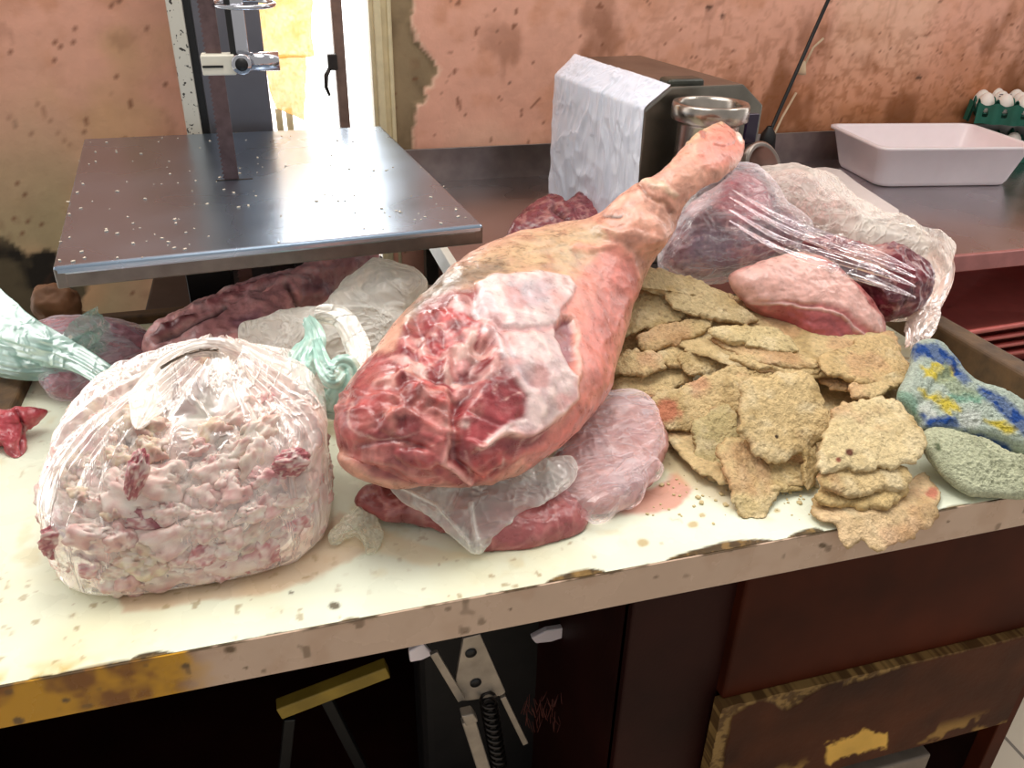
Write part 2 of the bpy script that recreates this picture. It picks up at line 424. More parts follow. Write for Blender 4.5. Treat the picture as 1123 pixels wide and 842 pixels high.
M_floor = pbr('floor_tile', (176, 160, 140), rough=.5, bump=.2, bscale=20, nscale=8, namp=.15)
_nt = M_floor.node_tree; _br = _nt.nodes.new('ShaderNodeTexBrick'); _tc = _nt.nodes.new('ShaderNodeTexCoord'); _nt.links.new(_tc.outputs['Object'], _br.inputs[0])
_br.inputs['Scale'].default_value = 3.; _br.inputs['Brick Width'].default_value = 1.; _br.inputs['Row Height'].default_value = 1.; _br.offset = 0
_br.inputs['Color1'].default_value = rgba(lin(190, 175, 152)); _br.inputs['Color2'].default_value = rgba(lin(176, 160, 140)); _br.inputs['Mortar'].default_value = rgba(lin(96, 84, 70)); _br.inputs['Mortar Size'].default_value = .012
_nt.links.new(_br.outputs[0], _nt.nodes['Principled BSDF'].inputs['Base Color'])
tag(MB().box((-1.2, -1.2, -.05), (2.6, 2.05, 0)).build('floor', M_floor), kind='structure')

# window: cream frame, brown centre bar with latch, panes
M_cream = pbr('cream_paint', (222, 205, 165), rough=.4, bump=.1, namp=.08, nscale=40)
M_brownbar = pbr('brown_steel', (120, 96, 86), rough=.45, namp=.15, nscale=60, bump=.1)
win = tag(empty('window_1', ((WX0 + WX1) / 2, WY, WZ0)), kind='structure')
fr = MB()
fr.box((WX1 - .012, WY + .0, WZ0), (WX1 + .035, WY + .05, WZ1), .003)
fr.box((WX1 - .004, WY - .012, WZ0), (WX1 + .012, WY + .02, WZ1), .003)
fr.box((WX1 + .024, WY - .008, WZ0), (WX1 + .032, WY + .02, WZ1), .002)
fr.box((WX0 - .02, WY + .0, WZ0), (WX0 + .02, WY + .05, WZ1), .003)
fr.box((WX0, WY, WZ0 - .02), (WX1, WY + .05, WZ0 + .03), .003).box((WX0, WY, WZ1 - .03), (WX1, WY + .05, WZ1 + .02), .003)
for k in range(4): fr.box((WX0 + .02 + .022 * k, WY + .05, WZ0), (WX0 + .034 + .022 * k, WY + .06, 1.10), .001)
fr.build('window_frame', M_cream, win)
bx = PY(372, 60, WY + .03)[0]
mu = MB().box((bx - .011, WY + .01, WZ0), (bx + .011, WY + .045, WZ1), .002).build('mullion', M_brownbar, win)
M_dark = pbr('dark_iron', (52, 46, 44), rough=.5, metal=.4, namp=.2)
lz = PY(360, 70, WY)[2]
MB().box((bx - .028, WY - .012, lz - .012), (bx - .008, WY + .012, lz + .02), .003).tube([(bx - .024, WY - .006, lz - .006), (bx - .034, WY - .010, lz - .022), (bx - .036, WY - .012, lz - .045), (bx - .030, WY - .012, lz - .062)], [.004, .005, .004, .003], 10).build('latch', M_dark, win)
M_glass, N_, L_ = new_mat('window_glass')
_o = N_.new('ShaderNodeOutputMaterial'); _t = N_.new('ShaderNodeBsdfTransparent'); _g = N_.new('ShaderNodeBsdfGlossy'); _g.inputs['Roughness'].default_value = .02
_f = N_.new('ShaderNodeFresnel'); _mm = N_.new('ShaderNodeMixShader'); L_.new(_f.outputs[0], _mm.inputs[0]); L_.new(_t.outputs[0], _mm.inputs[1]); L_.new(_g.outputs[0], _mm.inputs[2]); L_.new(_mm.outputs[0], _o.inputs[0])
MB().box((WX0 + .02, WY + .028, WZ0 + .03), (WX1 - .01, WY + .032, WZ1 - .03)).build('pane', M_glass, win)

# amber plastic sheet hanging in the window
M_amber = film('amber_plastic', (255, 214, 140), transl=.75, base=.62, var=.2, edge=.1, gloss=.2, scale=10, bump=.2)
def sheet(name, px, Y, m, wav=.006, nu=70, nv=90, seed=1, thick=.0012, label=None, cat=None, frng=30., parent=None):
    px = np.array(px, float)   # four corners TL TR BR BL
    u, v = np.meshgrid(np.linspace(0, 1, nu), np.linspace(0, 1, nv))
    Q = [PY(*p, Y) for p in px]
    P = ((1 - u) * (1 - v))[..., None] * Q[0] + (u * (1 - v))[..., None] * Q[1] + (u * v)[..., None] * Q[2] + ((1 - u) * v)[..., None] * Q[3]
    P = P.reshape(-1, 3)
    P[:, 1] += wav * (np.sin(P[:, 0] * 110 + 3 * vn(P, 8, seed)) * .6 + (fbm(P, frng, 3, seed) - .5) * 1.5)
    P[:, 0] += (fbm(P, 25, 3, seed + 5) - .5) * .012
    V = np.vstack([P, P + np.array([0, thick, 0])]); n = len(P); q = grid_faces(nv, nu)
    e = []
    for A in (np.arange(nu), (nv - 1) * nu + np.arange(nu), np.arange(nv) * nu, np.arange(nv) * nu + nu - 1):
        e.append(np.stack([A[:-1], A[1:], A[1:] + n, A[:-1] + n], -1))
    c = np.ones((len(V), 4)); c[:, 3] = 0
    o = mesh_np(name, V, np.vstack([q, q[:, ::-1] + n] + e), m, parent, c)
    return tag(o, label, cat)
sheet('plastic_curtain', [(282, -90), (341, -90), (343, 62), (284, 66)], WY - .03, M_amber, label='amber plastic sheet hanging at the window behind the saw column, upper piece', cat='curtain')
sheet('plastic_curtain', [(285, 60), (337, 60), (334, 132), (303, 118)], WY - .018, M_amber, seed=4, label='lower torn flap of amber plastic ending just above the steel saw table', cat='curtain')

# ================================================================= WHITE COUNTER
ZC = .90
M_top = pbr('worn_laminate', None, rough=.28, bump=.12, bscale=60, nscale=18, namp=.04, spec=.45, rvar=.1)
M_cab = pbr('dark_brown_board', (66, 24, 8), rough=.55, bump=.12, bscale=25, nscale=5, namp=.5, spec=.1)
M_cabd = pbr('very_dark_board', (40, 14, 10), rough=.55, spec=.12, bump=.1, nscale=8, namp=.3)
counter = tag(empty('counter', (.3, .93, 0)), 'long cream-topped wooden counter with chipped front edge and brown drawers, carrying the meat', 'counter')
X0, X1c, Y0, Y1 = -.62, .99, .562, 1.30
def top_col(P):
    x, y = PROJ(P); n1 = fbm(P, 6, 4, 1); n2 = fbm(P, 30, 4, 2); n3 = fbm(P, 110, 3, 3)
    c = np.tile(lin(230, 234, 212), (len(P), 1))
    c = mixc(c, lin(226, 218, 178), sm(.5, .75, n1) * .7)
    c = mixc(c, lin(205, 185, 130), sm(.62, .78, n2) * .35)
    # smears of meat juice; the first, brown patch is the big bag's shadow painted in
    for poly, cc, a in (([(130, 640), (250, 612), (340, 598), (372, 560), (420, 575), (420, 600), (340, 640), (230, 660), (130, 672)], (196, 150, 112), .75),
                        ([(640, 560), (700, 535), (740, 515), (760, 535), (735, 560), (690, 566)], (205, 110, 92), .9),
                        ([(700, 490), (740, 480), (770, 510), (850, 570), (820, 570), (745, 530)], (214, 180, 130), .6),
                        ([(390, 560), (440, 590), (540, 612), (470, 620), (380, 600)], (228, 205, 160), .6)):
        d = sdpoly(x + (n2 - .5) * 22, y + (n2 - .5) * 14, poly); c = mixc(c, lin(*cc), sm(-2, 5, d) * a * (.75 + .5 * (n1 - .5)))
    # chipped edge: bare board
    e = P[:, 1] - Y0 + (n3 - .5) * .004
    chips = [(60, 165, 4), (140, 190, 7), (598, 665, 11), (728, 850, 11), (862, 905, 9), (1020, 1070, 5), (372, 395, 4), (30, 60, 3)]
    mask = np.zeros(len(P))
    for a, b, wpx in chips:
        ed = 752 - .1845 * x - y   # px above the edge line
        t = np.clip((x - a) / (b - a), 0, 1); ww = wpx * (np.sin(np.pi * t) ** .5) * (.6 + .8 * n2)
        mask = np.maximum(mask, sm(1, -1, ed - ww) * (t > 0) * (t < 1))
    line = sm(.0016, .0006, e + (n2 - .5) * .004)
    dk = mixc(lin(70, 56, 34) + 0 * c, lin(126, 100, 58), sm(.45, .65, n3))
    c = mixc(c, dk, np.maximum(mask, line * .9))
    # yellowed band in the front left corner
    yl = sm(24, 2, 752 - .1845 * x - y + (n2 - .5) * 20) * sm(150, 60, x) * sm(.4, .55, n2)
    c = mixc(c, lin(196, 160, 60), yl * .8 * (1 - mask))
    for a, b, r in ((367, 664, 5), (319, 650, 2), (705, 595, 5), (760, 575, 4), (852, 560, 3), (838, 548, 3), (770, 565, 3)):
        c = mixc(c, lin(80, 66, 40) if a < 500 else lin(196, 176, 130), sm(1.1, .6, np.hypot((x - a) / (r * 1.6), (y - b) / r) + (n3 - .5) * .5) * .9)
    sp = sm(.72, .78, fbm(P, 110, 2, 8)) * sm(.45, .6, n1); c = mixc(c, lin(150, 120, 70), sp * .6)
    return c
def plate(name, x0, x1, y0, y1, z, th, step, colf, m, parent, warpz=0.):
    nx, ny = int((x1 - x0) / step), int((y1 - y0) / step)
    gx, gy = np.meshgrid(np.linspace(x0, x1, nx), np.linspace(y0, y1, ny))
    P = np.stack([gx, gy, np.full_like(gx, z)], -1).reshape(-1, 3); c = colf(P)
    V = np.vstack([P, P - np.array([0, 0, th])]); n = len(P); q = grid_faces(ny, nx)
    e = []
    for k, A in enumerate((np.arange(nx), (ny - 1) * nx + np.arange(nx), np.arange(ny) * nx, np.arange(ny) * nx + nx - 1)):
        f_ = np.stack([A[:-1], A[1:], A[1:] + n, A[:-1] + n], -1); e.append(f_[:, ::-1] if k in (0, 3) else f_)
    return mesh_np(name, V, np.vstack([q, q[:, ::-1] + n] + e), m, parent, np.vstack([c, c]), smooth=False)
plate('worktop', X0, X1c, Y0 + .002, Y1, ZC, .006, .0022, top_col, M_top, counter)
# front edge band
def band_col(P):
    x, y = PROJ(P); n2 = fbm(P, 25, 4, 12); n3 = fbm(P, 90, 3, 13)
    c = np.tile(lin(196, 168, 146), (len(P), 1)); c = mixc(c, lin(182, 150, 126), sm(.45, .7, n2) * .6)
    yl = sm(245, 190, x + (n2 - .5) * 80)
    c = mixc(c, mixc(lin(186, 134, 24) + 0 * c, lin(120, 72, 20), sm(.45, .65, n2)), yl)
    for a, b, r in ((72, 768, 4), (252, 712, 5), (205, 730, 3), (270, 732, 2), (902, 598, 3), (560, 668, 1.5), (1040, 572, 1.5), (20, 790, 5)):
        c = mixc(c, lin(84, 62, 38), sm(1.1, .6, np.hypot((x - a) / (r * 1.7), (y - b) / r) + (n3 - .5) * .8) * .9)
    c = mixc(c, lin(84, 62, 38), sm(.80, .86, fbm(P, 60, 2, 3)) * .6)
    c = mixc(c, lin(74, 58, 36), sm(.002, .0005, ZC - P[:, 2] + (n3 - .5) * .003) * sm(.45, .6, n2))
    return c
nx, nz = 760, 26
gx, gz = np.meshgrid(np.linspace(X0, X1c, nx), np.linspace(.853, ZC - .0005, nz))
P = np.stack([gx, np.full_like(gx, Y0), gz], -1).reshape(-1, 3); c = band_col(P)
V = np.vstack([P, P + np.array([0, .018, 0])]); n = len(P); q = grid_faces(nz, nx); e = []
for A in (np.arange(nx), (nz - 1) * nx + np.arange(nx), np.arange(nz) * nx, np.arange(nz) * nx + nx - 1): e.append(np.stack([A[:-1], A[1:], A[1:] + n, A[:-1] + n], -1))
mesh_np('edge_band', V, np.vstack([q, q[:, ::-1] + n] + e), M_top, counter, np.vstack([c, c]), smooth=False)
# core board, rims
M_rim = pbr('greasy_wood', (84, 60, 34), rough=.7, bump=.7, bscale=60, nscale=40, namp=.4)
MB().box((X0, Y0 + .02, .853), (X1c, Y1 - .001, .893)).build('core_board', M_cabd, counter)
MB().box((.935, .66, .893), (.972, 1.12, .945), .006).build('side_rim', M_rim, counter)
MB().box((-.40, .96, .8935), (-.345, 1.30, .915), .005).build('side_rim', M_rim, counter)
MB().box((-.345, 1.278, .893), (.28, 1.302, .915), .004).build('back_rim', M_rim, counter)
# carcass
pa = lambda px, py, y=.60: PY(px, py, y)
xs = pa(800, 700)[0]; xl = pa(690, 700)[0]
car = MB()
car.box((X0, Y1 - .02, 0), (X1c, Y1, .853))
car.box((X0, .62, .0), (X0 + .02, Y1, .853)).box((X1c - .02, .62, 0), (X1c, Y1, .853))
car.box((xl, .60, 0), (xs, .62, .853), .003).box((xl, .61, 0), (xl + .018, Y1, .853))
car.box((X0, .62, .10), (xl, Y1, .12))
car.build('carcass', M_cabd, counter)
M_rust, N_, L_ = None, None, None
zt = .852; zb1 = pa(797, 758)[2] + .006
MB().box((xs - .004, .585, zb1), (X1c, .606, zt), .004).build('fascia_panel', M_cab, counter)
# lower drawer, chipped chipboard along its top edge
M_draw = pbr('chipped_drawer', None, rough=.5, spec=.12, bump=.35, bscale=60, nscale=12, namp=.25)
yd = .572
T0 = PY(795, 768, yd); T1 = PY(1123, 698, yd); xr = PY(1100, 800, yd)[0]
zt2 = (T0[2] + T1[2]) / 2 - .008; zb2 = PY(900, 838, yd)[2]; xa = T0[0]
nx, nz = 300, 160
gx, gz = np.meshgrid(np.linspace(xa, xr, nx), np.linspace(zb2 - .02, zt2, nz)); P = np.stack([gx, np.full_like(gx, yd), gz], -1).reshape(-1, 3)
n2 = fbm(P, 22, 4, 4); n3 = fbm(P, 130, 3, 5)
c = mixc(np.tile(lin(72, 34, 14), (len(P), 1)), lin(46, 20, 8), sm(.4, .7, fbm(P, 7, 3, 8)))
x_, y_ = PROJ(P)
dt = zt2 - P[:, 2]; edge = np.minimum(dt * 1.0, (P[:, 0] - xa) * 1.2)
wid = .014 + .012 * np.sin(P[:, 0] * 60) * (P[:, 0] < xa + .17) - .013 * sm(xa + .12, xa + .3, P[:, 0])
em = sm(.003, -.003, edge - wid * (.5 + n2)) 
ch = mixc(lin(92, 68, 40) + 0 * c, lin(146, 116, 70), sm(.4, .65, n3))
c = mixc(c, ch, em * .9)
c = mixc(c, lin(214, 168, 80), sm(-3, 1, sdpoly(x_ + (n2 - .5) * 20, y_ + (n3 - .5) * 8, [(905, 818), (940, 806), (950, 800), (972, 806), (970, 818), (920, 830), (905, 838)])))
c = mixc(c, lin(190, 150, 80), sm(.55, .65, n2) * sm(.03, .0, P[:, 2] - zb2) * .5)
V = np.vstack([P, P + np.array([0, .02, 0])]); n = len(P); q = grid_faces(nz, nx); e = []
V[:n, 1] += em * (fbm(P, 80, 3, 3)) * .004
# ragged bottom edge
for A in (np.arange(nx), (nz - 1) * nx + np.arange(nx), np.arange(nz) * nx, np.arange(nz) * nx + nx - 1): e.append(np.stack([A[:-1], A[1:], A[1:] + n, A[:-1] + n], -1))
drw = mesh_np('drawer', V, np.vstack([q, q[:, ::-1] + n] + e), M_draw, counter, np.vstack([c, c]), smooth=False)
db = MB(); db.box((xa + .01, yd + .02, zb2), (xr - .01, 1.0, zb2 + .01)).box((xa + .01, yd + .02, zb2), (xa + .022, 1.0, zt2 - .02)).box((xr - .022, yd + .02, zb2), (xr - .01, 1.0, zt2 - .02))
o = db.build('drawer_box', M_cabd, None); o.data.transform(Matrix.Translation(-Vector(counter.location))); o.parent = drw
MB().box((xr + .008, .585, 0), (xr + .035, .61, zb1), .002).build('stile', M_cab, counter)
M_zinc = pbr('dull_zinc', (126, 122, 112), rough=.45, metal=.6, namp=.2)
p = PY(798, 752, .60); p2 = PY(862, 745, .60)
MB().box((p[0], .595, p[2] - .012), (p2[0], .607, p[2] + .004), .001).box((p2[0], .598, p[2] + .0), (p2[0] + .06, .602, p[2] + .004), .001).build('runner', M_zinc, counter)
p = PY(900, 842, .62); p2 = PY(1012, 815, .62)
MB().box((p[0], .60, p2[2] - .10), (p2[0], .95, p2[2] - .0), .004).build('lower_drawer_box', pbr('grey_board', (120, 108, 96), rough=.6, namp=.2), counter)

# ================================================================= STEEL TABLE with splashback
M_steel = pbr('worn_stainless', (190, 186, 190), rough=.27, metal=1., bump=.07, bscale=14, nscale=5, namp=.12, rvar=.06, bdist=.01, detail=2.)
M_steelr = pbr('stainless_trim', (168, 160, 156), rough=.3, metal=1., bump=.08, bscale=30, nscale=30, namp=.15)
ST = .94
stt = tag(empty('steel_table', (1.3, 1.5, 0)), 'long stainless steel work table against the pink wall with a low splashback', 'table')
MB().box((.29, 1.16, ST - .02), (2.55, WY - .012, ST), .003).build('table_top', M_steel, stt)
MB().box((.29, 1.15, ST - .03), (2.55, 1.162, ST + .002), .002).build('front_lip', pbr('tray_reflection_steel_lip', (176, 116, 112), rough=.4, metal=.5, namp=.15), stt)  # reddish reflection of the trays is put into the steel colour
MB().box((.29, WY - .016, ST - .02), (2.55, WY - .010, ST + .075), .001).build('splashback', M_steelr, stt)
M_whitestrip = pbr('white_enamel', (226, 222, 210), rough=.35, bump=.05, namp=.05)
MB().box((.277, 1.15, ST - .035), (.292, 1.80, ST + .006), .002).build('edge_strip', M_whitestrip, stt)
for lx in (.34, 2.1):
    for ly in (1.19, 1.82): MB().box((lx - .015, ly - .015, 0), (lx + .015, ly + .015, ST - .02), .002).build('leg', M_zinc, stt)
M_shelf = pbr('red_brown_shelf', (120, 52, 44), rough=.4, namp=.2)
MB().box((1.0, 1.09, .617), (2.5, 1.84, .632), .002).build('shelf', M_shelf, stt)
MB().box((1.0, 1.835, .1), (2.5, 1.845, ST - .02)).build('back_panel', pbr('dark_red_panel', (58, 24, 18), rough=.5, namp=.3), stt)

# red plastic crates on the shelf under the table
M_redtray = pbr('pink_red_plastic', (190, 96, 88), rough=.35, namp=.08, sss=.05)
def tub(name, c0, cx_, cy_, z0, h, rot, th, flare, rim, m, parent=None, seg=8, rr=.03):
    """open tray: rounded rectangle walls, flared up, rolled rim"""
    def rr_loop(a, b, r, z):
        P = []
        for sx, sy, a0 in ((1, 1, 0), (-1, 1, 90), (-1, -1, 180), (1, -1, 270)):
            for k in range(seg + 1):
                t = math.radians(a0 + 90 * k / seg); P.append((sx * (a - r) + r * math.cos(t), sy * (b - r) + r * math.sin(t), z))
        return np.array(P)
    a, b = cx_ / 2, cy_ / 2
    L = [rr_loop(a * .02, b * .02, .0001, 0), rr_loop(a - .012 - flare, b - .012 - flare, rr, 0), rr_loop(a - .004 - flare, b - .004 - flare, rr, .003), rr_loop(a - flare, b - flare, rr, .012), rr_loop(a, b, rr, h - .006),
         rr_loop(a + rim, b + rim, rr, h - .006), rr_loop(a + rim, b + rim, rr, h), rr_loop(a - .002, b - .002, rr, h), rr_loop(a - th, b - th, rr, h - .004),
         rr_loop(a - flare - th, b - flare - th, rr, .014), rr_loop(a - flare - th - .01, b - flare - th - .01, rr, th), rr_loop(a * .02, b * .02, .0001, th)]
    m_ = len(L[0]); V = np.vstack(L)
    c_, s_ = math.cos(rot), math.sin(rot); Rz = np.array([[c_, -s_, 0], [s_, c_, 0], [0, 0, 1]])
    V = V @ Rz.T + np.array([c0[0], c0[1], z0])
    Fq = grid_faces(len(L), m_, True)
    return mesh_np(name, V, Fq, m, parent, origin=(c0[0], c0[1], z0) if parent is None else None)
trays = [('topmost of the nested salmon-red plastic trays under the steel table', .75), ('second nested red plastic tray from the top, under the steel table', .73), ('third nested red plastic tray from the top, under the steel table', .71), ('fourth nested red plastic tray from the top, under the steel table', .69), ('lowest of the nested red plastic trays, standing on the shelf', .611)]
for k, (lb, z) in enumerate(trays):
    o = tub('plastic_tray', (1.34, 1.27), .62, .36, z + .022, .085 if k == 4 else .05, .05 - .01 * k, .003, .03, .008, M_redtray)
    tag(o, lb, 'tray', 'nested red trays under the steel table')

# white tray
A = PZ(962, 205, ST); B = PZ(1103, 203, ST); Cc = PZ(917, 186, ST)
ang = math.atan2(B[1] - A[1], B[0] - A[0]); 
M_whitepl = pbr('white_plastic', (248, 234, 236), rough=.3, namp=.02, sss=.05)
tw, td, thh = .36, .24, .098
u_ = np.array([math.cos(ang), math.sin(ang)]); v_ = np.array([-u_[1], u_[0]])
tc0 = A[:2] + u_ * (np.linalg.norm(B - A) / 2) + v_ * (td / 2 - .02)
tray = tub('white_tray', tc0, np.linalg.norm(B - A) + .05, td + .02, ST, thh, ang, .003, .02, .007, M_whitepl)
tag(tray, 'white rectangular plastic tray, empty, on the steel table before the egg cartons', 'tray')
# thin white cutting sheet
M_board = pbr('white_sheet_plastic', (236, 226, 222), rough=.35, namp=.03)
pts = [(893, 184), (905, 183), (922, 186), (940, 200), (986, 230), (986, 235), (972, 240), (940, 238), (900, 232), (893, 215)]
tag(MB().prism([PZ(a, b, ST + .0265) for a, b in pts], (0, 0, -.004), .0008).build('cutting_sheet', M_board), 'thin white plastic cutting sheet lying beside the white tray, half under bagged meat', 'cutting board')
tag(MB().prism([PZ(a, b, ST + .022) for a, b in [(900, 190), (920, 190), (975, 235), (905, 232)]], (0, 0, -.0215), .002).build('steel_dish', M_steel), 'flat steel dish under the white cutting sheet on the steel table', 'dish')

# ================================================================= EGGS
M_egg = pbr('white_eggshell', (240, 228, 218), rough=.45, bump=.03, bscale=300, sss=.08)
M_tray = pbr('green_pulp', (24, 92, 74), rough=.6, bump=.2, bscale=80, namp=.12)
def egg_mesh():
    prof = []
    for k in range(25):
        t = math.pi * k / 24; z = -math.cos(t); r = math.sin(t) * (1 - .12 * z)
        prof.append((.0215 * r, .028 * z))
    b = MB().lathe(prof, (0, 0, 0), (0, 0, 1), 24); me = bpy.data.meshes.new('egg'); b.bm.to_mesh(me); b.bm.free(); me.materials.append(M_egg); return me
EM = egg_mesh()
def egg_flat(c, rot, z, nx_, ny_):
    """crate-like egg flat: grid of peaks and cups as one height field with thickness"""
    s_ = .046; W_, D_ = nx_ * s_, ny_ * s_
    k = 12; nx, ny = nx_ * k + 1, ny_ * k + 1
    gx, gy = np.meshgrid(np.linspace(0, W_, nx), np.linspace(0, D_, ny))
    hx, hy = np.cos(2 * np.pi * gx / s_), np.cos(2 * np.pi * gy / s_)
    hgt = .026 + .020 * (hx + hy) * .5 + .016 * np.maximum(hx, 0) * np.maximum(hy, 0)
    P = np.stack([gx - W_ / 2, gy - D_ / 2, hgt], -1).reshape(-1, 3)
    c_, s2 = math.cos(rot), math.sin(rot); Rz = np.array([[c_, -s2, 0], [s2, c_, 0], [0, 0, 1]])
    V = np.vstack([P, P - np.array([0, 0, .003])]); n = len(P); q = grid_faces(ny, nx); e = []
    for A_ in (np.arange(nx), (ny - 1) * nx + np.arange(nx), np.arange(ny) * nx, np.arange(ny) * nx + nx - 1): e.append(np.stack([A_[:-1], A_[1:], A_[1:] + n, A_[:-1] + n], -1))
    o = mesh_np('egg_tray', V @ Rz.T + np.array([c[0], c[1], z]), np.vstack([q, q[:, ::-1] + n] + e), M_tray, origin=(c[0], c[1], z))
    # corrugated side walls with drop-shaped openings between the cups
    for side, (pa_, pb_) in enumerate((((-W_ / 2, -D_ / 2), (W_ / 2, -D_ / 2)), ((-W_ / 2, -D_ / 2), (-W_ / 2, D_ / 2)))):
        pa_, pb_ = np.array(pa_), np.array(pb_); ln = np.linalg.norm(pb_ - pa_); dr = (pb_ - pa_) / ln; ou = np.array([dr[1], -dr[0]]) if side == 0 else np.array([-dr[1], dr[0]])
        nu, nv = int(ln / s_ * 20) + 1, 28
        su_, sv = np.meshgrid(np.linspace(0, ln, nu), np.linspace(-.022, .026, nv))
        of = .004 + .0045 * np.cos(2 * np.pi * su_ / s_) + (.026 - sv) * .10
        XY = pa_ + dr * su_[..., None] + ou * of[..., None]
        Pv = np.concatenate([XY, (sv + .004 * np.cos(2 * np.pi * su_ / s_) * (sv > .02))[..., None]], -1).reshape(-1, 3)
        fq = grid_faces(nv, nu); ctr = np.stack([su_.ravel(), sv.ravel()], -1)[fq].mean(1)
        uu = (ctr[:, 0] / s_) % 1 - .5; vv = (ctr[:, 1] - .006) / .012
        fq = fq[~((np.abs(uu) / (.17 * np.clip(.9 - vv * .35, .2, 1.3))) ** 2 + vv ** 2 < 1)]
        V3 = np.vstack([Pv, Pv + np.r_[ou * .002, 0]]) @ Rz.T + np.array([c[0], c[1], z + .022]); n3 = len(Pv)
        mesh_np('side_wall', V3, np.vstack([fq, fq[:, ::-1] + n3]), M_tray, o)
    return o, lambda i, j: np.array([c[0], c[1], 0]) + Rz @ np.array([-W_ / 2 + (i + .5) * s_, -D_ / 2 + (j + .5) * s_, 0])
EC = PZ(1055, 172, ST); er = -.55
ec = EC[:2] + np.array([math.cos(er), math.sin(er)]) * .138 - np.array([-math.sin(er), math.cos(er)]) * -.085
fl, pos = egg_flat(ec, er, ST + .001, 6, 4)
tag(fl, 'lower green egg tray on the steel table, right beside the white tray', 'egg tray')
fl2, pos2 = egg_flat(ec, er, ST + .092, 6, 4)
tag(fl2, 'upper green egg tray stacked on the lower one by the wall', 'egg tray')
egg_spots = [(0, 0, 'front left'), (1, 0, 'front'), (2, 0, 'front'), (3, 0, 'front'), (0, 1, 'second row'), (1, 1, 'second row'), (2, 1, 'second row'), (3, 1, 'second row'), (0, 2, 'third row'), (1, 2, 'third row'), (2, 2, 'third row')]
M_print = pbr('dark_ink', (50, 54, 84), rough=.6)
for k, (i, j, _) in enumerate(egg_spots):
    p = pos2(i, j); o = bpy.data.objects.new('egg', EM); COL.objects.link(o); o.location = (p[0], p[1], ST + .092 + .046); o.rotation_euler = (random.uniform(-.1, .1), random.uniform(-.1, .1), random.uniform(0, 6))
    lab = ['white egg at the near left corner of the upper green tray', 'second white egg along the near row of the upper tray', 'third white egg along the near row of the upper tray', 'fourth white egg along the near row of the upper tray',
           'white egg at the left end of the second row, upper tray', 'white egg with dark striped printing, second row of the upper tray', 'third white egg in the second row of the upper tray', 'fourth white egg in the second row of the upper tray',
           'white egg at the left end of the third row by the wall', 'second white egg in the third row by the wall', 'third white egg in the third row by the wall'][k]
    tag(o, lab, 'egg', 'eggs on the upper green tray')
    if k == 5:
        st_ = MB()
        for q_ in range(4):
            a_ = [(.0218 * math.cos(t) * math.cos((q_ - 1.5) * .22), .0218 * math.sin(t) * math.cos((q_ - 1.5) * .22), .0285 * math.sin((q_ - 1.5) * .22 + .5) ) for t in np.linspace(3.6, 5.4, 8)]
            st_.tube(a_, .0012, 5)
        s2_ = st_.build('printed_stripes', M_print); s2_.parent = o; o.rotation_euler = (0, 0, 0)
for k in range(2):
    p = pos(2 + k, 0); o = bpy.data.objects.new('egg', EM); COL.objects.link(o); o.location = (p[0], p[1], ST + .001 + .042)
    tag(o, ['white egg peeking out between the two green trays', 'white egg in the lower green tray, at the frame edge'][k], 'egg', 'eggs in the lower green tray')

# ================================================================= BAND SAW
M_sawtop = pbr('saw_steel', (156, 172, 190), rough=.27, metal=1., bump=.10, bscale=10, nscale=5, namp=.10, rvar=.05, bdist=.008, detail=2.)
M_greyp = pbr('grey_steel_panel', (112, 110, 116), rough=.38, metal=.7, bump=.05, bscale=30, nscale=6, namp=.15)
M_speck, N_, L_ = new_mat('speckled_enamel')
_b = N_.new('ShaderNodeBsdfPrincipled'); _o = N_.new('ShaderNodeOutputMaterial'); L_.new(_b.outputs[0], _o.inputs[0]); _n = N_.new('ShaderNodeTexNoise'); _n.inputs['Scale'].default_value = 140; _n.inputs['Detail'].default_value = 2
_r = N_.new('ShaderNodeValToRGB'); _r.color_ramp.elements[0].position = .34; _r.color_ramp.elements[0].color = rgba(lin(50, 44, 38)); _r.color_ramp.elements[1].position = .38; _r.color_ramp.elements[1].color = rgba(lin(206, 200, 186)); _t = N_.new('ShaderNodeTexCoord')
L_.new(_t.outputs['Object'], _n.inputs[0]); L_.new(_n.outputs[0], _r.inputs[0]); L_.new(_r.outputs[0], _b.inputs['Base Color']); _b.inputs['Roughness'].default_value = .4
M_black = pbr('black_rubber', (14, 13, 13), rough=.5)
M_chrome = pbr('polished_steel', (190, 190, 196), rough=.12, metal=1., namp=.05)
M_whiteb = pbr('white_nylon', (232, 226, 208), rough=.4, namp=.04)
M_blade = pbr('saw_blade_steel', (112, 92, 92), rough=.35, metal=.9, bump=.1, namp=.2, nscale=80)
saw = tag(empty('band_saw', (-.05, 1.4, 0)), 'butcher band saw with a square stainless table, grey column and vertical toothed blade', 'saw')
TZ = 1.12
q4 = [PZ(57, 293, TZ), PZ(530, 246, TZ), PZ(418, 138, TZ), PZ(92, 152, TZ)]
tb = MB().hexa([p - np.array([0, 0, .012]) for p in q4] + q4, .004)
u_ = (q4[1] - q4[0]) / np.linalg.norm(q4[1] - q4[0]); v_ = (q4[3] - q4[0]) / np.linalg.norm(q4[3] - q4[0])
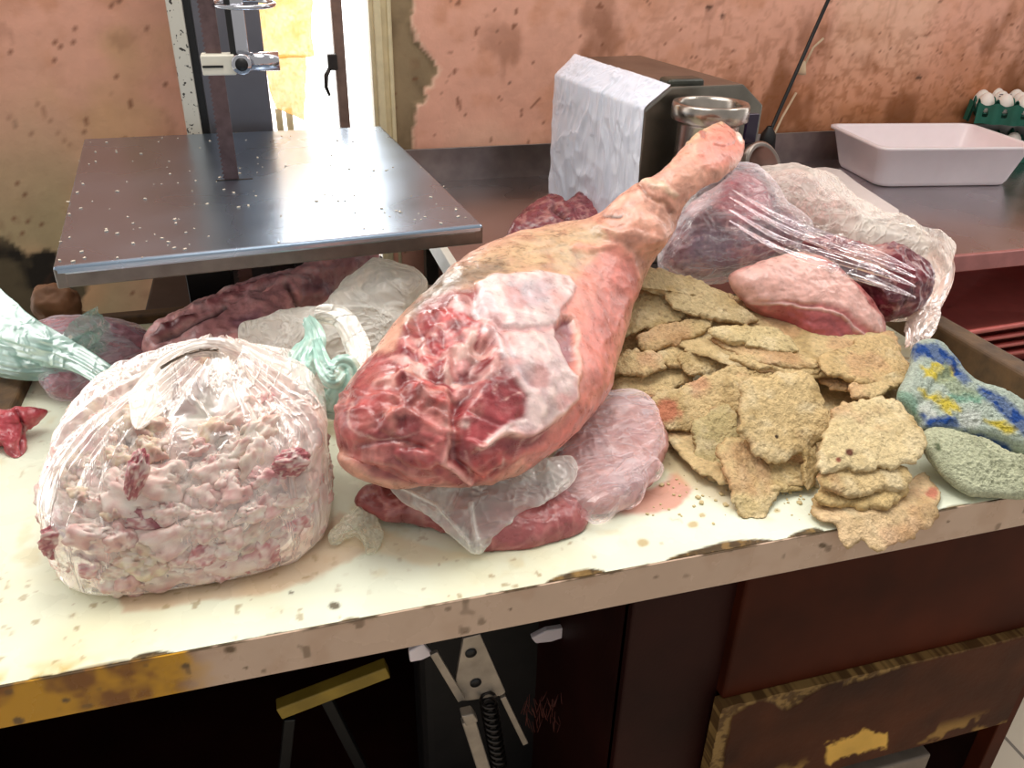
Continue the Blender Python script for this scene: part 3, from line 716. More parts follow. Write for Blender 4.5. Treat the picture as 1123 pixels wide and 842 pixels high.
# folded down lips of the table
def lipbox(a, b, ins, w, h):
    d = (b - a) / np.linalg.norm(b - a); n_ = np.array([-d[1], d[0], 0]); dn = np.array([0, 0, -h])
    a = a + n_ * ins; b = b + n_ * ins; tp = np.array([0, 0, -.003])
    return [a + dn, b + dn, b + n_ * w + dn, a + n_ * w + dn, a + tp, b + tp, b + n_ * w + tp, a + n_ * w + tp]
top = tb.build('saw_table', M_sawtop, saw)
lp_ = MB()
for a, b in ((q4[0], q4[1]), (q4[1], q4[2]), (q4[3], q4[0])): lp_.hexa(lipbox(a, b, .0005, .012, .026), .002)
lp_.build('table_lip', pbr('dull_steel_lip', (104, 98, 94), rough=.42, metal=.8, namp=.2, nscale=40), saw)
bl = PZ(254, 197, TZ); bX, bY = bl[0], bl[1]
sl = MB().box((bX - .022, bY - .004, TZ - .0005), (bX + .03, bY + .001, TZ + .0006)); o = sl.build('blade_slot', M_black); o.data.transform(Matrix.Translation(-Vector(saw.location))); o.parent = top
# meat crumbs stuck on the steel count as dirt on the table
cr = MB()
for k in range(150):
    u, v = random.random(), random.random()
    if u > .9 or random.random() < .3: v = v * .5
    p = q4[0] * (1 - u) * (1 - v) + q4[1] * u * (1 - v) + q4[2] * u * v + q4[3] * (1 - u) * v
    s_ = random.uniform(.0008, .0024)
    cr.box(p + np.array([-s_, -s_ * .6, 0]), p + np.array([s_, s_ * .6, s_ * .7]), s_ * .25, random.uniform(0, 3))
o = cr.build('bone_crumbs', pbr('bone_crumb', (214, 200, 180), rough=.5)); o.data.transform(Matrix.Translation(-Vector(saw.location))); o.parent = top; o['kind'] = 'stuff'
# blade with teeth
bw = .0105; zs = np.arange(TZ - .25, 1.62, .006)
poly = [(bX + bw, bY + .0005, zs[-1]), (bX + bw, bY + .0005, zs[0])]
for z_ in zs: poly += [(bX - bw + .0015, bY + .0005, z_), (bX - bw - .0018, bY + .0005, z_ + .002)]
MB().prism(poly, (0, -.0012, 0)).build('blade', M_blade, saw)
CY_ = 1.645
c0, c1 = PY(230, 145, CY_), PY(300, 145, CY_)
MB().box((c0[0], CY_, 0), (c1[0], CY_ + .14, 1.75), .004).build('column', M_greyp, saw)
s0, s1 = PY(206, 148, CY_), PY(222.5, 148, CY_)
MB().box((s0[0], CY_ - .012, 0), (s1[0], CY_ + .14, 1.75), .003).build('door_edge', M_speck, saw)
MB().box((s1[0], CY_ + .003, 0), (c0[0], CY_ + .13, 1.74)).build('door_gasket', M_black, saw)
# lower body with a dark opening
lb = MB(); lb.box((-.24, 1.40, 0), (.20, 1.62, .86), .006).box((.02, 1.36, .62), (.135, 1.60, 1.085), .004)
lb.box((-.02, 1.38, .86), (.05, 1.60, 1.10), .003)
lb.build('lower_body', pbr('dark_saw_body', (58, 50, 48), rough=.5, metal=.3, namp=.2), saw)
MB().box((-.155, 1.36, .80), (-.085, 1.44, 1.10), .002).build('motor_cover', M_black, saw)
# blade guide: white block, cross tube, rod
gp = PY(238, 70, bY - .012)
gd = tag(MB().box((gp[0] - .020, bY - .02, gp[2] - .014), (gp[0] + .024, bY + .012, gp[2] + .012), .002).build('guide_block', M_whiteb, saw))
gs = MB().box((gp[0] - .019, bY - .021, gp[2] - .004), (gp[0] + .008, bY - .0195, gp[2] - .001)); o = gs.build('guide_slit', M_black); o.data.transform(Matrix.Translation(-Vector(saw.location))); o.parent = gd
ta, tb_ = PY(262, 68, bY - .01), PY(306, 67, bY - .01)
MB().tube([ta, tb_], .0125, 28).lathe([(.0001, 0), (.012, 0), (.0135, .002), (.0135, .03), (.0001, .03)], PY(265, 71, bY - .03), (0, 1, 0), 32).build('cross_tube', M_chrome, saw)
MB().lathe([(.0001, 0), (.0085, 0), (.0085, .003), (.0001, .003)], PY(265, 71, bY - .032), (0, 1, 0), 24).build('tube_bore', M_black, saw)
ra = PY(264, 62, bY)
MB().box((ra[0] - .013, bY - .008, ra[2]), (ra[0] + .012, bY + .008, 1.7), .004).build('guide_rod', M_chrome, saw)
MB().box((ra[0] - .013, bY - .010, ra[2]), (ra[0] - .005, bY - .006, 1.7), .001).build('rod_stripe', M_black, saw)
rc = PY(266, 4, bY + .02)
MB().tube([(rc[0] + .042 * math.cos(t), rc[1] + .042 * math.sin(t), rc[2] + .002 * math.sin(t)) for t in np.linspace(0, 2 * math.pi, 40)[:-1]], .003, 10, closed=True).build('wire_ring', M_chrome, saw)

# ================================================================= GRINDER on the steel table
M_gr = pbr('grinder_steel', (146, 134, 126), rough=.28, metal=1., bump=.06, bscale=20, nscale=12, namp=.2)
M_grd = pbr('grinder_housing_steel', (132, 126, 116), rough=.35, metal=1., bump=.1, bscale=15, nscale=15, namp=.25)  # slightly darker steel, the same on every face of the housing
gA = PZ(604, 228, ST)
def height_for(P0, px, py):
    """height above P0 at which a vertical line through P0 passes the picture row py"""
    lo, hi = 0., 1.
    for _ in range(50):
        m_ = (lo + hi) / 2; y = PROJ(np.array([P0[0], P0[1], P0[2] + m_]))[1]
        if y > py: lo = m_
        else: hi = m_
    return lo
hA = height_for(gA, 622, 84)
gB = PZ(707, 122, ST + hA)
h2 = hA + .02
e1 = (gB[:2] - gA[:2]); wdt = np.linalg.norm(e1); e1 /= wdt; e2 = np.array([-e1[1], e1[0]])
if e2[0] < 0: e2 = -e2
gr = tag(empty('meat_grinder', (float(gA[0] + gB[0]) / 2 + .08, float(gA[1] + gB[1]) / 2 + .06, ST)), 'stainless meat grinder with box housing, round feed neck and plastic-wrapped side, by the pink wall', 'meat grinder')
def g3(a, b, z): return np.array([gA[0] + e1[0] * a + e2[0] * b, gA[1] + e1[1] * a + e2[1] * b, ST + z])
dp = .225; ch = .045
prof = [(0, 0.0), (0, hA), (ch, hA + .035), (dp - ch, hA + .035), (dp, hA), (dp, 0.)]
body = MB().prism([g3(0, b, z) for b, z in prof], g3(wdt, 0, 0) - g3(0, 0, 0), .003).build('housing', M_grd, gr)
wr = MB()
M_wrap = film('cling_wrap', (232, 236, 246), base=.62, var=.3, edge=.1, gloss=.7, rough=.12, scale=9, stretch=(1, 1, .3), bump=.35, bscale=10, dist=2.5)
N1, N2 = 90, 90
gx, gz = np.meshgrid(np.linspace(-.006, wdt + .002, N1), np.linspace(0, 1, N2))
pz_ = gz * (hA + .06); b_ = np.where(pz_ > hA, (pz_ - hA) / .035 * ch * .55, 0); z__ = np.where(pz_ > hA, hA + (pz_ - hA) * .6, pz_)
P = np.stack([gA[0] + e1[0] * gx + e2[0] * b_, gA[1] + e1[1] * gx + e2[1] * b_, ST + .002 + z__], -1).reshape(-1, 3)
rn = ridge(warp(P, .03, 8, 3) * np.array([1, 1, .35]), 30, 2, 5) * .006 + .001
P[:, 0] -= e2[0] * rn; P[:, 1] -= e2[1] * rn; P[:, 2] += rn * .5
V = np.vstack([P, P + np.array([e2[0], e2[1], 0]) * .001]); n = len(P); q = grid_faces(N2, N1)
cc = np.ones((len(V), 4)); cc[:, 3] = 0
mesh_np('plastic_wrap', V, np.vstack([q, q[:, ::-1] + n]), M_wrap, gr, cc)
# feed neck
cz = None
nk = PY(780, 112, 1.172)
rad = 39 / F * np.linalg.norm(nk - CAM)
prof = [(rad * .80, -.19), (rad * .80, -.032), (rad * .86, -.028), (rad, -.024), (rad * 1.0, -.004), (rad * .97, 0), (rad * .86, 0), (rad * .82, -.006), (rad * .74, -.03), (rad * .70, -.12), (.0001, -.12)]
MB().lathe(prof, nk, (0, 0, 1), 64).build('feed_neck', pbr('cast_steel', (170, 160, 150), rough=.25, metal=1., bump=.15, bscale=35, nscale=30, namp=.25), gr)
# front mouth of the grinder lying behind the bagged meat
nm = PY(838, 190, 1.17); md = np.array([.35, -.75, .35])
MB().lathe([(.046, -.10), (.046, -.03), (.052, -.028), (.052, 0), (.047, .003), (.042, 0), (.040, -.03), (.0001, -.03)], nm, md, 48).build('mouth_ring', M_gr, gr)
# knob on the housing and stop plate
kn = PY(747, 93, 1.275)
MB().box(kn + np.array([-.033, -.02, -.016]), kn + np.array([.033, .02, .012]), .007).build('lid_knob', pbr('greasy_black_knob', (46, 46, 34), rough=.35, bump=.4, bscale=60, namp=.5), gr)
pp = PY(822, 145, 1.225)
MB().box(pp + np.array([-.010, -.004, -.03]), pp + np.array([.012, .004, .03]), .002).build('guard_plate', pbr('dark_violet_plate', (44, 30, 52), rough=.3), gr)

# cable, plug, brush stick
M_cable = pbr('black_cable', (16, 14, 14), rough=.4)
pl = [PY(912, -8, WY - .04), PY(894, 32, WY - .04), PY(872, 82, WY - .05), PY(850, 132, WY - .06), PY(842, 152, WY - .07)]
cb = tag(empty("power_cable", tuple(pl[-1])), 'black power cable running down the pink wall to its plug behind the grinder', 'cable')
MB().tube(catmull(pl, 24), .0045, 12).build('cord', M_cable, cb)
MB().lathe([(.006, .03), (.018, .01), (.022, -.03), (.0001, -.03)], pl[-1], (0, 0, 1), 20).build('plug', M_black, cb)
M_stick = pbr('pale_cord', (206, 178, 146), rough=.6, namp=.1)
pa_ = [PY(903, 42, WY - .012), PY(892, 52, WY - .012), PY(880, 76, WY - .014)]
st_ = tag(empty('pull_cord', tuple(pa_[-1])), 'pale cord with a small bell-shaped pull hanging on the wall beside the black cable', 'cord')
MB().tube(pa_, .003, 8).build('string', M_stick, st_)
MB().lathe([(.0001, .02), (.005, .018), (.009, .0), (.011, -.012), (.0001, -.012)], pa_[-1], (0, 0, 1), 20).build('pull', M_stick, st_)
tag(MB().tube([PY(873, 102, WY - .02), PY(858, 128, WY - .05), PY(845, 156, WY - .08)], .003, 8).build('wooden_stick', M_stick), 'thin pale wooden stick leaning on the wall behind the grinder', 'stick')

# things behind the counter, lower left
M_loaf = pbr('brown_lump', (112, 74, 46), rough=.7, bump=.5, bscale=30, namp=.3, nscale=20)
def lump(px, py, z, rx, ry, rz, m, name, label, cat, seed=0, amp=.2):
    c = PZ(px, py, z); th, ph = np.meshgrid(np.linspace(0, np.pi, 40), np.linspace(0, 2 * np.pi, 60, endpoint=False), indexing='ij')
    D = np.stack([np.sin(th) * np.cos(ph), np.sin(th) * np.sin(ph), np.cos(th)], -1).reshape(-1, 3)
    V = D * (1 + amp * (fbm(D, 2, 3, seed) - .5) * 2)[:, None] * np.array([rx, ry, rz]) + c
    return tag(mesh_np(name, V, grid_faces(40, 60, True, flip=True), m, origin=c), label, cat)
lump(62, 336, .945, .032, .03, .036, M_loaf, 'clay_lump', 'dark brown rounded lump at the back left corner of the counter', 'stone', 3)
lump(72, 352, .915, .034, .022, .018, pbr('tan_lump', (150, 122, 88), rough=.7, bump=.4, namp=.2), 'stone', 'small tan flattened stone in front of the brown lump', 'stone', 8)

# ================================================================= UNDER THE COUNTER
M_yel = pbr('yellow_batten', (148, 122, 44), rough=.55, namp=.2, bump=.1)
a, b = PY(306, 784, .80), PY(426, 738, .80)
def bar(a, b, w_, t_):
    a = np.array(a); b = np.array(b); d = (b - a) / np.linalg.norm(b - a); n_ = np.cross(d, (0, 1, 0)); n_ /= np.linalg.norm(n_); y = np.array([0, t_, 0])
    return [a - n_ * w_, b - n_ * w_, b - n_ * w_ + y, a - n_ * w_ + y, a + n_ * w_, b + n_ * w_, b + n_ * w_ + y, a + n_ * w_ + y]
sc_ = tag(empty('folded_trestle', tuple(PY(365, 800, .85) * np.array([1, 1, 0]) + np.array([0, 0, .12]))), 'folded stand with a yellow wooden batten and black metal legs under the counter', 'stand')
MB().hexa(bar(a, b, .011, .02), .002).build('batten', M_yel, sc_)
MB().hexa(bar(PY(352, 758, .83), PY(425, 900, .86), .008, .016), .002).build('leg', M_black, sc_)
MB().hexa(bar(PY(318, 790, .84), PY(300, 960, .86), .008, .016), .002).build('leg', M_black, sc_)
M_ltm = pbr('pale_cast_metal', (170, 158, 144), rough=.45, metal=.5, namp=.2, bump=.1)
mc = tag(empty('old_machine', tuple(PY(560, 800, .85) * np.array([1, 1, 0]) + np.array([0, 0, .12]))), 'old dark machine with pale metal brackets and a black coil spring, stored under the counter', 'machine')
def cv(x, y): return (220 + x / 2.08, 580 + y / 2.08)
def pxp(L, Y): return [PY(*cv(*p), Y) for p in L]
br_ = MB().prism(pxp([(600, 250), (638, 240), (696, 372), (688, 380), (610, 392), (596, 392), (582, 345)], .72), (0, .006, 0), .001)
bk = br_.build('bracket_plate', M_ltm, mc)
for q_ in ((617, 284), (628, 352)):
    o = MB().lathe([(.0001, 0), (.0075, 0), (.0075, .004), (.0001, .004)], PY(*cv(*q_), .7185), (0, 1, 0), 20).build('bolt_hole', M_black); o.data.transform(Matrix.Translation(-Vector(mc.location))); o.parent = bk
MB().hexa(bar(*pxp([(532, 285), (596, 392)], .715), .005, .006), .001).build('arm', M_ltm, mc)
MB().hexa(bar(*pxp([(612, 440), (650, 560)], .70), .009, .012), .002).build('arm', M_ltm, mc)
MB().hexa(bar(*pxp([(690, 385), (742, 492)], .72), .004, .008), .001).build('arm', M_ltm, mc)
MB().prism(pxp([(595, 428), (622, 422), (634, 440), (606, 452)], .69), (0, .015, 0), .002).build('clamp', M_ltm, mc)
p0_, p1_ = pxp([(655, 385), (682, 545)], .71)
MB().tube([p0_ + (p1_ - p0_) * t + np.array([.010 * math.cos(t * 80), .010 * math.sin(t * 80), 0]) for t in np.linspace(0, 1, 240)], .0022, 8).build('coil_spring', pbr('spring_steel', (60, 56, 54), rough=.3, metal=.9), mc)
MB().prism(pxp([(905, 195), (925, 192), (962, 238), (992, 300), (985, 330), (974, 402), (955, 395), (962, 330), (950, 300), (912, 245)], .74), (0, .01, 0), .0015).build('side_lever', pbr('grey_lever', (110, 102, 92), rough=.5, metal=.4, namp=.3), mc)
MB().box(PY(700, 842, .90) * np.array([0, 1, 0]) + np.array([p0_[0] - .06, 0, .121]), (PY(*cv(960, 300), .78)[0], .98, .70), .02).build('housing', pbr('soot_black_body', (20, 16, 15), rough=.6, bump=.4, bscale=40, namp=.4), mc)
MB().prism(pxp([(755, 250), (790, 232), (835, 225), (858, 222), (855, 240), (800, 258), (765, 262)], .80), (0, .01, 0), .002).build('bright_cover', M_whitepl, mc)
MB().prism(pxp([(475, 280), (508, 262), (530, 288), (505, 300), (478, 305)], .74), (0, .008, 0), .002).build('bright_tab', M_whitepl, mc)
hb = MB()
for k in range(90):
    a_ = PY(*cv(random.uniform(740, 900), random.uniform(370, 440)), .785); hb.tube([a_, a_ + np.array([random.uniform(-.01, .01), -.006, -random.uniform(.008, .03)])], .0006, 4)
o = hb.build('brush_bristles', pbr('rusty_bristle', (96, 44, 34), rough=.6), mc); o['kind'] = 'stuff'
# ================================================================= MEAT
M_meat = pbr('raw_meat', None, rough=.34, bump=.55, bscale=110, nscale=85, namp=.2, sss=.06, spec=.5, coat=.25, coatr=.22, rvar=.12)
M_skin = M_meat
def paint_feats(V, N, feats, jit=3., seed=0):
    """feats: (kind, geometry, height mm, soft px, colour or None, alpha) evaluated at each point; returns displacement and colour ops"""
    x, y = PROJ(V)
    j1 = (fbm(V, 35, 3, seed + 3) - .5) * 2 * jit; j2 = (fbm(V, 35, 3, seed + 4) - .5) * 2 * jit
    x = x + j1; y = y + j2
    front = (N * (CAM - V)).sum(1) > 0
    disp = np.zeros(len(V)); ops = []
    for f in feats:
        kind, g, h, w, cc = f[:5]; a = f[5] if len(f) > 5 else 1.
        if kind == 'p': m = sm(-w, w, sdpoly(x, y, g))
        elif kind == 'l': m = 1 - sm(0, w, sdseg(x, y, g))
        elif kind == 'e':
            cx_, cy_, rx, ry = g[:4]; t = math.radians(g[4] if len(g) > 4 else 0)
            u = ((x - cx_) * math.cos(t) + (y - cy_) * math.sin(t)) / rx; v = (-(x - cx_) * math.sin(t) + (y - cy_) * math.cos(t)) / ry
            r = np.sqrt(u * u + v * v); m = 1 - sm(1 - w, 1 + w, r)
            if h: disp += front * h * .001 * np.sqrt(np.clip(1 - r * r, 0, 1)); 
            if cc is not None: ops.append((cc, m * a * front))
            continue
        m = m * front; disp += m * h * .001
        if cc is not None: ops.append((cc, m * a))
    return disp, ops
def apply_ops(c, ops):
    for cc, m in ops: c = mixc(c, lin(*cc), m)
    return c

Z5 = lambda L: [(340 + x / 2.16, 230 + y / 2.16) for x, y in L]
Z6 = lambda L: [(440 + x / 2.955, 120 + y / 2.955) for x, y in L]
E5 = lambda x, y, rx, ry, t=0: (340 + x / 2.16, 230 + y / 2.16, rx / 2.16, ry / 2.16, t)
ham_st = [(792, 137, 816, 156, 1.205), (772, 144, 814, 172, 1.198), (754, 157, 800, 190, 1.186), (722, 188, 760, 215, 1.163), (690, 206, 744, 240, 1.138),
          (654, 236, 733, 266, 1.112), (612, 244, 713, 292, 1.088), (562, 256, 696, 332, 1.066), (512, 280, 680, 385, 1.048), (472, 314, 668, 425, 1.032),
          (440, 348, 642, 462, 1.018), (408, 388, 603, 498, 1.004), (380, 425, 562, 524, .992), (366, 462, 505, 536, .985), (372, 495, 460, 532, .98)]
V, Fq, nn, mm = loft(ham_st, 420, 330, .85, cap=.45)
N0 = vnorm(V, Fq)
_r2 = random.Random(5); _lumps = []
for _k in range(90):
    if _k < 55: _x, _y, _t = _r2.uniform(215, 420), _r2.uniform(235, 450), _r2.uniform(-80, 60)
    else: _x, _y, _t = _r2.uniform(70, 400), _r2.uniform(420, 620), _r2.uniform(-40, 30)
    if _k < 55 and _x < 215 + (350 - _y) * .3: continue
    if _k >= 55 and _y > 480 + (_x - 60) * .6: continue
    _cc = _r2.choice([(222, 160, 152), (214, 140, 134), (190, 80, 80), (150, 40, 48), (120, 30, 38), (226, 184, 172)]) if _k < 55 else _r2.choice([(196, 108, 102), (168, 72, 72), (146, 52, 56), (206, 134, 122)])
    _lumps.append(('e', E5(_x, _y, _r2.uniform(12, 34), _r2.uniform(7, 16), _t), _r2.uniform(1.5, 4.), .3, _cc, .9 if _k < 55 else .55))
hamf = [
    ('p', Z6([(620, 340), (700, 440), (760, 500), (760, 600), (720, 720), (690, 900), (560, 1100), (430, 1300), (400, 1100), (560, 800), (500, 650), (560, 560), (640, 480), (700, 440)]), 0, 6, (218, 136, 122), .85),
    ('l', Z6([(560, 440), (640, 450), (700, 445), (750, 490), (765, 545)]), 3.5, 7, (232, 150, 128), .6),
    # dark face of the cut
    ('p', Z5([(230, 270), (280, 215), (340, 190), (400, 190), (480, 280), (600, 300), (620, 420), (560, 540), (430, 640), (380, 660), (290, 650), (160, 630), (50, 545), (50, 470), (120, 350), (200, 330)]), -2, 5, (148, 64, 66)),
    ('p', Z5([(160, 360), (260, 400), (330, 480), (330, 600), (300, 650), (160, 630), (60, 545), (50, 470), (100, 400)]), 4, 12, (176, 96, 90), .85),
    ('p', Z5([(240, 260), (330, 240), (350, 300), (350, 400), (300, 420), (250, 380), (240, 330)]), -9, 6, (112, 28, 36), .9),
    ('p', Z5([(340, 330), (420, 300), (420, 400), (370, 440), (350, 500), (340, 600), (320, 520), (330, 420)]), -15, 6, (104, 24, 30), .95),
    ('p', Z5([(370, 450), (440, 400), (480, 395), (508, 440), (505, 480), (470, 520), (430, 560), (385, 575), (345, 540), (345, 480)]), 4, 4, (158, 62, 66)),
    ('l', Z5([(372, 470), (430, 500), (470, 520)]), -2, 5, (120, 40, 46), .6),
    ('l', Z5([(420, 420), (400, 480), (395, 540)]), -1.5, 4, (184, 92, 92), .5),
    # fat flap
    ('p', Z5([(395, 185), (430, 158), (500, 148), (560, 145), (618, 158), (632, 185), (612, 220), (585, 260), (585, 300), (605, 350), (624, 400), (622, 450), (575, 500), (520, 535), (450, 545), (400, 572), (395, 560), (440, 535), (505, 490), (512, 445), (470, 395), (440, 330), (425, 280), (400, 235)]), 7, 3, (224, 196, 190)),
    ('p', Z5([(470, 180), (540, 170), (575, 190), (560, 230), (500, 240), (465, 220)]), -3, 8, (170, 158, 168), .6),
    ('l', Z5([(400, 250), (450, 285), (520, 290), (580, 285)]), -4, 6, (196, 130, 128), .7),
    ('l', Z5([(440, 270), (470, 350), (520, 420)]), -3, 5, (190, 176, 184), .6),
    ('l', Z5([(430, 275), (460, 380)]), 2, 4, (226, 214, 216), .7),
    ('l', Z5([(520, 300), (560, 340), (570, 420), (550, 480)]), 2, 6, (236, 208, 196), .6),
    ('l', Z5([(395, 562), (450, 540), (520, 530), (580, 496), (624, 445), (624, 400)]), 2.5, 5, (238, 190, 174), .9),
    # hollow between flap and skin
    ('p', Z5([(582, 275), (600, 255), (622, 256), (637, 290), (632, 340), (620, 375), (605, 350), (588, 305)]), -10, 4, (150, 92, 96)),
    ('l', Z5([(585, 270), (600, 252), (625, 256), (640, 300), (636, 350), (630, 400)]), 3, 4, (240, 178, 158), .8),
    # lumps of fat and cartilage
    ('e', E5(360, 225, 32, 26, 20), 8, .15, (220, 172, 168)),
    ('e', E5(420, 250, 30, 50, -20), 4, .2, (222, 200, 200)),
    ('e', E5(310, 265, 45, 28, -20), 5, .3, (130, 44, 52), .9),
    ('e', E5(265, 330, 20, 22, 0), 6, .2, (142, 28, 40)),
    ('e', E5(280, 370, 30, 22, 60), 6, .2, (226, 160, 150)),
    ('e', E5(362, 340, 22, 26, 0), 8, .2, (214, 150, 146)),
    ('e', E5(415, 355, 26, 36, 30), 6, .3, (222, 168, 160)),
    ('e', E5(410, 400, 40, 16, -40), 5, .3, (224, 180, 170)),
    ('e', E5(300, 300, 14, 30, 20), 5, .3, (196, 90, 92)),
    ('e', E5(335, 300, 16, 34, -10), 4, .3, (204, 110, 108)),
    ('e', E5(230, 390, 44, 16, -40), 5, .3, (222, 160, 146)),
    ('e', E5(250, 430, 40, 14, -10), 4, .4, (206, 116, 106)),
    ('l', Z5([(160, 410), (220, 400), (300, 410), (345, 430)]), 4, 6, (220, 150, 136), .8),
    ('e', E5(290, 440, 40, 26, 10), 8, .3, (180, 52, 56)),
    ('e', E5(190, 500, 20, 34, -10), 5, .2, (190, 120, 104)),
    ('e', E5(150, 470, 60, 30, -30), 5, .4, (172, 66, 64), .8),
    ('e', E5(110, 510, 50, 40, 20), 5, .4, (178, 84, 80), .7),
    ('l', Z5([(70, 470), (140, 440), (200, 450), (260, 500), (300, 530)]), 3, 7, (196, 104, 96), .6),
    ('l', Z5([(120, 560), (200, 545), (280, 570), (310, 620)]), -4, 6, (140, 54, 56), .7),
    ('l', Z5([(110, 590), (190, 600), (280, 640)]), 3, 8, (206, 122, 112), .6),
    ('l', Z5([(210, 470), (230, 560), (250, 600)]), -4, 6, (140, 44, 50), .7),
    ('e', E5(260, 590, 60, 22, 10), 6, .4, (176, 70, 72), .8),
    ('l', Z5([(330, 440), (325, 500), (335, 560), (320, 600), (380, 645)]), 7, 6, (224, 160, 150)),
    ('l', Z5([(345, 450), (350, 520), (352, 600), (400, 640)]), -6, 6, (96, 24, 30), .9),
    ('e', E5(365, 505, 14, 16, 0), 4, .3, (230, 190, 180)),
    ('e', E5(420, 600, 50, 24, -30), 5, .4, (190, 80, 76), .8),
    ('l', Z5([(400, 640), (470, 590), (560, 560), (640, 480)]), 3, 8, (206, 106, 96), .7),
    ('p', Z5([(700, 120), (770, 140), (760, 200), (720, 300), (700, 400), (660, 470), (600, 550), (520, 600), (420, 640), (520, 590), (610, 490), (650, 400), (650, 280), (690, 190)]), 0, 8, (208, 118, 108), .6),
    *_lumps,
    # hoof end joint
    ('p', Z6([(985, 80), (1040, 50), (1100, 60), (1110, 130), (1050, 190), (960, 180)]), 0, 8, (228, 128, 112), .7),
    ('l', Z6([(925, 108), (950, 90), (985, 75), (1030, 55)]), 5, 5, (214, 178, 140), .9),
    ('e', (772, 149, 4, 3, 20), 3, .4, (170, 96, 78)),
    ('e', (812, 151, 4, 6, 0), 4, .4, (240, 220, 205)),
    ('e', (790, 150, 14, 9, 10), 5, .5, (228, 140, 122), .4),
    ('l', Z6([(770, 240), (800, 275), (850, 300), (880, 330)]), -3, 6, (140, 92, 66), .8),
    ('l', Z6([(780, 225), (850, 240), (885, 280)]), 3, 7, (222, 190, 160), .8),
    ('l', Z6([(650, 350), (690, 345), (710, 340)]), -1.5, 3, (90, 70, 62), .9),
    ('l', Z6([(620, 345), (700, 385), (760, 380), (830, 400)]), -2, 8, (190, 120, 96), .5),
]
d, ops = paint_feats(V, N0, hamf, 5, 3)
x, y = PROJ(V)
cut = sm(-4, 4, sdpoly(x, y, Z5([(230, 270), (280, 215), (340, 190), (420, 230), (430, 300), (480, 390), (510, 450), (470, 520), (600, 490), (430, 640), (380, 660), (290, 650), (160, 630), (50, 545), (50, 470), (120, 350), (200, 330)])))
Wp = warp(V, .012, 25, 5)
d = d + cut * ((ridge(Wp, 30, 3, 8) - .45) * .004 + (fbm(V, 60, 3, 3) - .5) * .003)
d = d * .8 + (1 - cut) * ((fbm(V, 22, 3, 6) - .5) * .006 + (fbm(V, 80, 3, 6) - .5) * .0012 + (ridge(warp(V, .015, 18, 2), 30, 2, 44) - .5) * .0025)
c = np.tile(lin(212, 154, 132), (len(V), 1))
yel = sm(-10, 20, sdpoly(x, y, Z6([(250, 450), (420, 370), (640, 350), (700, 400), (640, 470), (540, 560), (480, 540), (200, 580), (60, 640), (20, 680), (60, 560)])))
c = mixc(c, lin(192, 164, 126), yel * .9)
c = mixc(c, lin(208, 152, 128), sm(.4, .7, fbm(V, 12, 3, 50)) * .5)
hair = sm(.62, .8, ridge(warp(V, .004, 60, 2) * np.array([1, 1.6, 1]), 120, 2, 5)) * sm(.3, .5, fbm(V, 18, 3, 51)) * sm(-20, 15, sdpoly(x, y, Z6([(0, 700), (60, 560), (250, 450), (500, 360), (560, 420), (380, 520), (200, 580), (60, 680)])))
c = mixc(c, lin(84, 70, 56), hair * .85)
wk = sm(.6, .85, ridge(warp(V, .02, 14, 12), 26, 3, 45)); c = mixc(c, lin(176, 112, 92), wk * .35)
c = mixc(c, lin(232, 176, 150), sm(.55, .75, fbm(V, 30, 3, 46)) * .35)
dkl = sm(-10, 12, sdpoly(x, y, Z6([(0, 720), (30, 620), (120, 530), (240, 500), (330, 480), (340, 520), (200, 580), (130, 640), (60, 700)])))
c = mixc(c, lin(112, 96, 80), dkl * .85)
c = apply_ops(c, ops)
c = mixc(c, lin(150, 100, 80), cut * sm(.5, .75, fbm(V, 14, 3, 120)) * .35)
mott = sm(.45, .75, ridge(Wp, 60, 3, 61))
c = mixc(c, lin(214, 150, 142), cut * mott * .3 * (1 - sm(.5, .7, fbm(V, 25, 2, 9))))
c = mixc(c, lin(120, 36, 42), cut * sm(.55, .75, fbm(V, 45, 3, 71)) * .6)
c = mixc(c, lin(176, 110, 96), sm(.66, .78, fbm(V, 40, 4, 91)) * .35)
st_k = ridge(warp(V, .015, 30, 8) * np.array([1., .5, .5]), 70, 3, 92)
c = c * (0.80 + .26 * fbm(V, 30, 4, 93) + .22 * sm(.3, .8, st_k))[:, None]
c = mixc(c, lin(110, 30, 34), sm(.55, .72, fbm(Wp, 38, 4, 94)) * .6 * cut * (1 - sm(-2, 3, sdpoly(x, y, Z5([(395, 185), (430, 158), (560, 145), (632, 185), (585, 300), (624, 400), (622, 450), (520, 535), (400, 572), (440, 535), (512, 445), (440, 330), (400, 235)])))))
fl_ = sm(.80, .95, ridge(warp(V, .012, 22, 95), 28, 2, 96)) * cut; c = mixc(c, lin(222, 170, 158), fl_ * .55)
flap_ = sm(-2, 3, sdpoly(x, y, Z5([(395, 185), (430, 158), (560, 145), (632, 185), (585, 300), (624, 400), (622, 450), (520, 535), (400, 572), (440, 535), (512, 445), (440, 330), (400, 235)])))
c = mixc(c, lin(186, 150, 152), flap_ * sm(.45, .75, ridge(warp(V, .02, 16, 97) * np.array([1, .6, 1]), 40, 3, 98)) * .5)
c = mixc(c, lin(206, 130, 122), flap_ * sm(.55, .72, fbm(V, 32, 3, 99)) * .5)
c = mixc(c, lin(92, 72, 58), sm(.70, .86, ridge(warp(V, .006, 50, 3), 75, 2, 7)) * .35 * (1 - cut) * sm(-10, 25, sdpoly(x, y, Z6([(0, 700), (60, 560), (250, 450), (640, 350), (700, 400), (560, 520), (200, 580), (60, 680)]))))
V = floor_clamp(V + N0 * d[:, None], ZC + .03)
